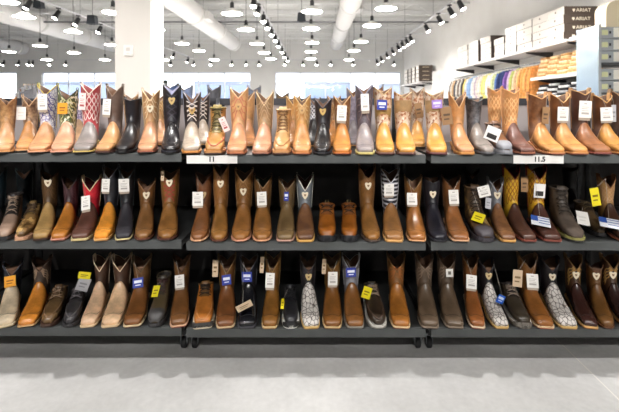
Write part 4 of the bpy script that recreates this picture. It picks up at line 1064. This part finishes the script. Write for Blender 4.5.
# white standing panel
mb = MB(); D = 13.2; mb.box(px(432.5, D), px(439.5, D), D, D + .04, pz(95, D), pz(71.5, D)); mb.box(px(435, D), px(437, D), D + .04, D + .07, 0, pz(72, D)); mb.box(px(431, D), px(441, D), D - .1, D + .2, 0, .02)
tag(mb.build('sign_stand', plain('f2f0ee', .5)), 'plain white panel on a stand left of the clothes rail', 'sign')

# clothes rail
g = empty('clothes_rail', (4.58, 10.6, 2.14)); tag(g, 'chrome clothes rail below the long shelf of shoe boxes', 'rail')
mb = MB(); mb.tube([(0, -2.35, 0), (0, 3.0, 0)], .016, 8); mb.build('bar', m_chrome, g, True)
for yy in (-2.2, -.7, .8, 2.7):
    mb = MB(); mb.tube([(0, yy, 0), (.36, yy, .03)], .012, 6); mb.build('bracket', m_chrome, g)
def garment(y, colr, label, lean):
    g = empty('hanging_shirt', (4.58, y, 2.14)); tag(g, label, 'shirt', 'shirts on the right-hand rail'); g.rotation_euler = (0, 0, lean)
    cm = leather(colr, .85)
    mb = MB(); pts = [(-.024, 0, -.002), (-.018, 0, .017), (0, 0, .0225), (.018, 0, .017), (.026, 0, 0), (.018, 0, -.02), (0, 0, -.034), (0, 0, -.05), (-.19, 0, -.13), (.19, 0, -.13), (0, 0, -.05)]
    mb.tube(pts, .005, 5); mb.build('hanger', plain('d8d8d8', .4), g)
    mb = MB(); rows = []
    L = random.uniform(.68, .8)
    for f in [i / 10 for i in range(11)]:
        z = -.055 - L * f
        hw = .07 + .16 * min(1, f / .12) if f < .12 else .23 + .02 * f
        th = .012 + .018 * min(1, f * 3)
        rows.append([(hw * math.cos(2*PI*k/20), (th + .010 * math.sin(k * 2.2 + f * 3) * f) * math.sin(2*PI*k/20), z - (.01 * math.sin(k * 1.7)) * f) for k in range(20)])
    b = mb.grid(rows, True); mb.face(range(b, b + 20)); e_ = b + 200; mb.face(range(e_, e_ + 20))
    mb.build('body', cm, g, True)
    for sg in (-1, 1):
        sb = MB(); sb.tube([(sg * .19, 0, -.12), (sg * .25, .004, -.3), (sg * .265, .006, -.5), (sg * .262, .006, -.62)], .03, 8, radii=[.03, .036, .032, .028])
        sb.v = [(x_, y_ * .5, z_) for x_, y_, z_ in sb.v]; sb.build('sleeve', cm, g, True)
pal = ['d98f4a', 'd8a262', 'd69850', 'e0b070', 'd8c0a0', 'b6c070', 'c4a8d0', '7a5a9a', '30406e', '2c3c68', '5a78b0', 'cfd4a0', 'e6e4da', 'ecebe6', 'd8d890', 'e0d070', 'e8e6e0', 'dcd2cc', 'b8aab8', 'efe9e0', '8aa6c8', '9ab4d4', 'ded6ce', 'd8c070', '3a3a3e', 'd6d0c8', '7a6a60', 'e6e2da', '5a5a60', 'd2b088', 'c8c0b8', '4a4a52']
cname = {}
def cn(h):
    r, g_, b_ = [int(h[i:i+2], 16) for i in (0, 2, 4)]
    if max(r, g_, b_) < 95: return 'charcoal' if b_ < r + 12 else 'navy'
    if min(r, g_, b_) > 195: return 'white'
    if b_ > r + 20: return 'blue' if r < 120 or g_ > 150 else 'lilac'
    if r > 180 and g_ < 165 and b_ < 110: return 'orange'
    if g_ > 180 and b_ < 130: return 'yellow'
    return 'beige' if r > 150 else 'brown'
yy = 8.32; seen = {}
for c in pal:
    nm = cn(c); seen[nm] = seen.get(nm, 0) + 1
    od = ['nearest', 'second nearest', 'third nearest', 'fourth nearest', 'fifth nearest', 'sixth nearest', 'seventh nearest', 'eighth nearest', 'ninth nearest', 'tenth nearest', 'eleventh nearest'][seen[nm] - 1]
    garment(yy, c, '%s shirt on the clothes rail, %s of that colour' % (nm, od), random.uniform(-.15, .15)); yy += .158
# folded stacks on two shorter shelves
wall_shelf(6.75, 8.2, 1.80, 'short shelf holding four stacks of folded tan trousers')
wall_shelf(6.75, 8.2, 1.40, 'short lower shelf holding folded black and white shirts')
def folded(x0, x1, y0, y1, z, h, colr, name, label, cat, grp):
    mb = MB(); rows = []
    n = 14
    for yv in [y0 + (y1 - y0) * i / 5 for i in range(6)]:
        sag = .004 * math.sin((yv - y0) * 20)
        loop = []
        for k in range(7):
            a = PI / 2 + PI * k / 6; loop.append((x0 + h / 2 + h / 2 * math.cos(a), yv, z + h / 2 + h / 2 * math.sin(a) + sag * 0))
        loop += [(x1, yv, z), (x1, yv, z + h)]
        rows.append(loop)
    b = mb.grid(rows, True); m_ = len(rows[0]); mb.face(range(b, b + m_)); mb.face(range(b + 5 * m_, b + 6 * m_))
    o = mb.build(name, leather(colr, .85), None, True); tag(o, label, cat, grp)
    return o
sname = ['nearest', 'second', 'third', 'farthest']
for i in range(4):
    y0 = 6.86 + .335 * i; z = 1.8004
    for k in range(9):
        h = random.uniform(.040, .048)
        folded(4.36 + .012 * k + random.uniform(-.008, .008), 4.80 + .006 * k, y0 + random.uniform(0, .012) + .006 * k, y0 + .27, z, h, ['dcb98c', 'c49a66', 'e6caa4', 'b98a56'][(k + i) % 4], 'folded_trousers',
               'folded tan trousers, %s from the bottom in the %s stack' % (['lowest', 'second', 'third', 'fourth', 'fifth', 'sixth', 'seventh', 'eighth', 'topmost'][k] if k not in (0, 8) else ['first', '', '', '', '', '', '', '', 'ninth'][k], sname[i]), 'trousers', 'folded trousers on the right-hand shelf')
        z += h + .0005
    z = 1.4004
    for k in range(6):
        h = random.uniform(.040, .048)
        cc = ['1e1e20', 'dcdcdc', '2a2a2c', 'a8a8ac', '1c1c1e', 'e4e4e4'][(k + i) % 6]
        folded(4.36 + .015 * k + random.uniform(-.01, .01), 4.80, y0 + random.uniform(0, .012), y0 + .29, z, h, cc, 'folded_shirt',
               'folded %s shirt, %s from the bottom in the %s lower stack' % (cn(cc) if cc != 'a8a8ac' else 'grey', ['first', 'second', 'third', 'fourth', 'fifth', 'sixth'][k], sname[i]), 'shirt', 'folded shirts on the lower right-hand shelf')
        z += h + .0005

# ------------------------------------------------------------------ box display at the right edge
D0, D1 = 5.24, 5.66
g = empty('box_shelf', (3.95, (D0 + D1) / 2, 0)); tag(g, 'pale grey shelf rack stacked with grey shoe boxes at the right edge', 'shelf')
mb = MB()
for zz in (1.455, 1.80): pass
for zz in (.45, .95, 1.43, 1.81):
    sb = MB(); sb.box(-.345, .45, -.22, .22, zz - .03, zz); sb.build('shelf', plain('4a4e52', .4), g)
for xx, yv in ((-.335, -.21), (-.335, .21), (.46, -.21), (.46, .21)):
    pb = MB(); pb.box(xx - .015, xx + .015, yv - .015, yv + .015, 0, 2.30); pb.build('post', plain('b8bec4', .3, .6), g)
sb = MB(); sb.box(-.353, -.351, -.22, .22, .4, 2.29); sb.build('side_panel', plain('97a6b0', .15, .4), g)
def grey_box(x0, z, h, label):
    b, a, bb = shoe_box(x0, x0 + .30, D0 + .02, D1 - .03, z, h, label, brown=False, grp='grey shoe boxes in the rack')
    mb = MB(); mb.box(-a + .02, -a + .10, -bb - .006, -bb - .004, h * .28, h * .72, 0); mb.box(-a + .115, -a + .14, -bb - .006, -bb - .004, h * .4, h * .62, 1); mb.box(-a + .17, a - .02, -bb - .006, -bb - .004, h * .1, h * .9, 2)
    mb.build('box_labels', [plain('dde0b0', .5), plain('2a2c2e', .5), plain('eeece4', .5)], b)
for k in range(3): grey_box(3.637, 1.8104 + .155 * k, .15, 'grey shoe box on the upper rack shelf, %s of three' % ['lowest', 'middle', 'topmost'][k])
for k in range(2): grey_box(3.637, 1.4304 + .155 * k, .15, 'grey shoe box on the rack shelf below, %s of two' % ['lower', 'upper'][k])
for k in range(3): grey_box(3.99, 1.8104 + .155 * k, .15, 'grey shoe box cut by the photo edge on the upper rack shelf, %s' % ['lowest', 'middle', 'topmost'][k])
for k in range(2): grey_box(3.99, 1.4304 + .155 * k, .15, 'grey shoe box cut by the photo edge on the rack shelf below, %s' % ['lower', 'upper'][k])
# beige carton behind it
cD = 6.3
g = empty('carton', (4.77, cD + .2, 2.40)); tag(g, 'large beige carton on the wall shelf at the right edge of the photo', 'box')
wall_shelf(6.1, 6.95, 2.40, 'short wall shelf carrying a large beige carton')
mb = MB(); n = 8
prof = [(-.32, 0), (.165, 0), (.165, .47)] + [(-.32 + .16 - .16 * math.sin(PI / 2 * k / n), .47 - .16 + .16 * math.cos(PI / 2 * k / n)) for k in range(n + 1)]
mb.prism(prof, lambda a, b, c: (a, c - .2, b), .25); mb.build('body', plain('c9bda2', .6), g)
mb = MB(); mb.box(-.05, .05, -.202, -.2, .05, .42); mb.build('tape', plain('bba880', .3), g)

# ------------------------------------------------------------------ behind the boots on the left
D = 8.5
g = empty('sign_holder', (px(159, D), D, 0)); tag(g, 'small dark framed sign on a pole right of the white column', 'sign')
mb = MB(); z0, z1 = pz(89, D), pz(80, D); w = (px(167.5, D) - px(151, D)) / 2
mb.box(-w, w, 0, .02, z0, z1); mb.build('frame', plain('26302e', .4), g)
mb = MB(); mb.box(-w * .75, w * .75, -.002, 0, z0 + (z1 - z0) * .32, z0 + (z1 - z0) * .62); mb.build('face', plain('a9b8b4', .5), g)
mb = MB(); mb.tube([(0, .03, .02), (0, .03, z1 - .05)], .012, 8); mb.build('pole', m_black, g)
mb = MB(); mb.lathe([(0, .02), (.14, .02), (.15, 0), (0, 0)], (0, .03, 0), n=18); mb.build('base', m_black, g)
D = 16.5
g = empty('display_table', (px(27, D), D + .2, 0)); zt = pz(92.5, D); tag(g, 'pale display table carrying grey boots before the far left windows', 'table')
mb = MB(); mb.box(-.5, .5, -.25, .25, zt - .04, zt); mb.build('tabletop', plain('dcdcde', .5), g)
for sx_ in (-.45, .45):
    for sy_ in (-.2, .2):
        mb = MB(); mb.box(sx_ - .02, sx_ + .02, sy_ - .02, sy_ + .02, 0, zt - .04); mb.build('leg', plain('9a9a9e', .5), g)
DECK['Z'] = zt - .007
first = None
for k, xx in enumerate((20.5, 25, 29.5, 34)):
    lab = 'grey boot on the far left display table, %s from the left' % order[k].replace('nearest', 'first')
    DECK['T'], keep = zt - .007, DECK['T']
    b = boot('T', xx, xx, 0, W, '7a7c80', '8a8c90', lab, dict(D=D + .05, a=0, H=.35, grp='grey boots on the display table'))
    DECK['T'] = keep

# ------------------------------------------------------------------ outside the windows
mb = MB(); mb.box(-80, 60, FY + .3, 120, -.3, -.15); o = mb.build('parking_lot', mottled('asphalt', '8a8c8e', '989a9c', .6, .8)); struct(o, 'pale parking lot outside the windows', 'ground')
for x0, x1, y, h, c, lab in ((-22, -8, 75, 5.6, 'a3b0c8', 'pale blue flat-roofed building beyond the left windows'), (-2, 7, 80, 5.8, 'a0aec6', 'pale blue building beyond the middle window'), (12, 22, 70, 5., 'a8b0c0', 'pale grey building beyond the right window'), (-52, -34, 75, 5.6, 'a6b2c8', 'pale building beyond the far left windows')):
    g = empty('building', ((x0 + x1) / 2, y, -.15)); tag(g, lab, 'building', 'buildings beyond the windows')
    a = (x1 - x0) / 2
    mb = MB(); mb.box(-a, a, 0, 8, 0, h); mb.build('wall', plain(c, .8), g)
    mb = MB(); mb.box(-a - .2, a + .2, -.2, 8.2, h, h + .3); mb.build('roof', plain('d8dce4', .8), g)
    k = -a + 1
    while k < a - 2:
        f = MB(); f.box(k, k + 1.6, -.05, 0, 1.4, 3.2); f.build('window', plain('93a4c4', .3), g); k += 2.6

# ------------------------------------------------------------------ world, camera, view
w = bpy.data.worlds.new('sky'); sc.world = w; w.use_nodes = True
bg = w.node_tree.nodes['Background']; bg.inputs[0].default_value = (.93, .96, 1, 1); bg.inputs[1].default_value = 2.7
cd = bpy.data.cameras.new('camera'); cam = bpy.data.objects.new('camera', cd); col.objects.link(cam)
cam.location = (0, 0, CAM_Z); cam.rotation_euler = (R(90), 0, 0)
cd.sensor_width = 36; cd.lens = 36 * F_PX / 619
cd.shift_x = (309.5 - VX) / 619; cd.shift_y = -(206 - VY) / 619
cd.clip_end = 300
cd.dof.use_dof = True; cd.dof.focus_distance = 2.16; cd.dof.aperture_fstop = 3.2
sc.camera = cam
sc.view_settings.view_transform = 'Standard'; sc.view_settings.look = 'None'
sc.view_settings.exposure = .5; sc.view_settings.gamma = 1; sc.view_settings.use_curve_mapping = False
sc.cycles.max_bounces = 8; sc.cycles.diffuse_bounces = 4; sc.cycles.caustics_reflective = False; sc.cycles.caustics_refractive = False
sc.cycles.sample_clamp_indirect = 8
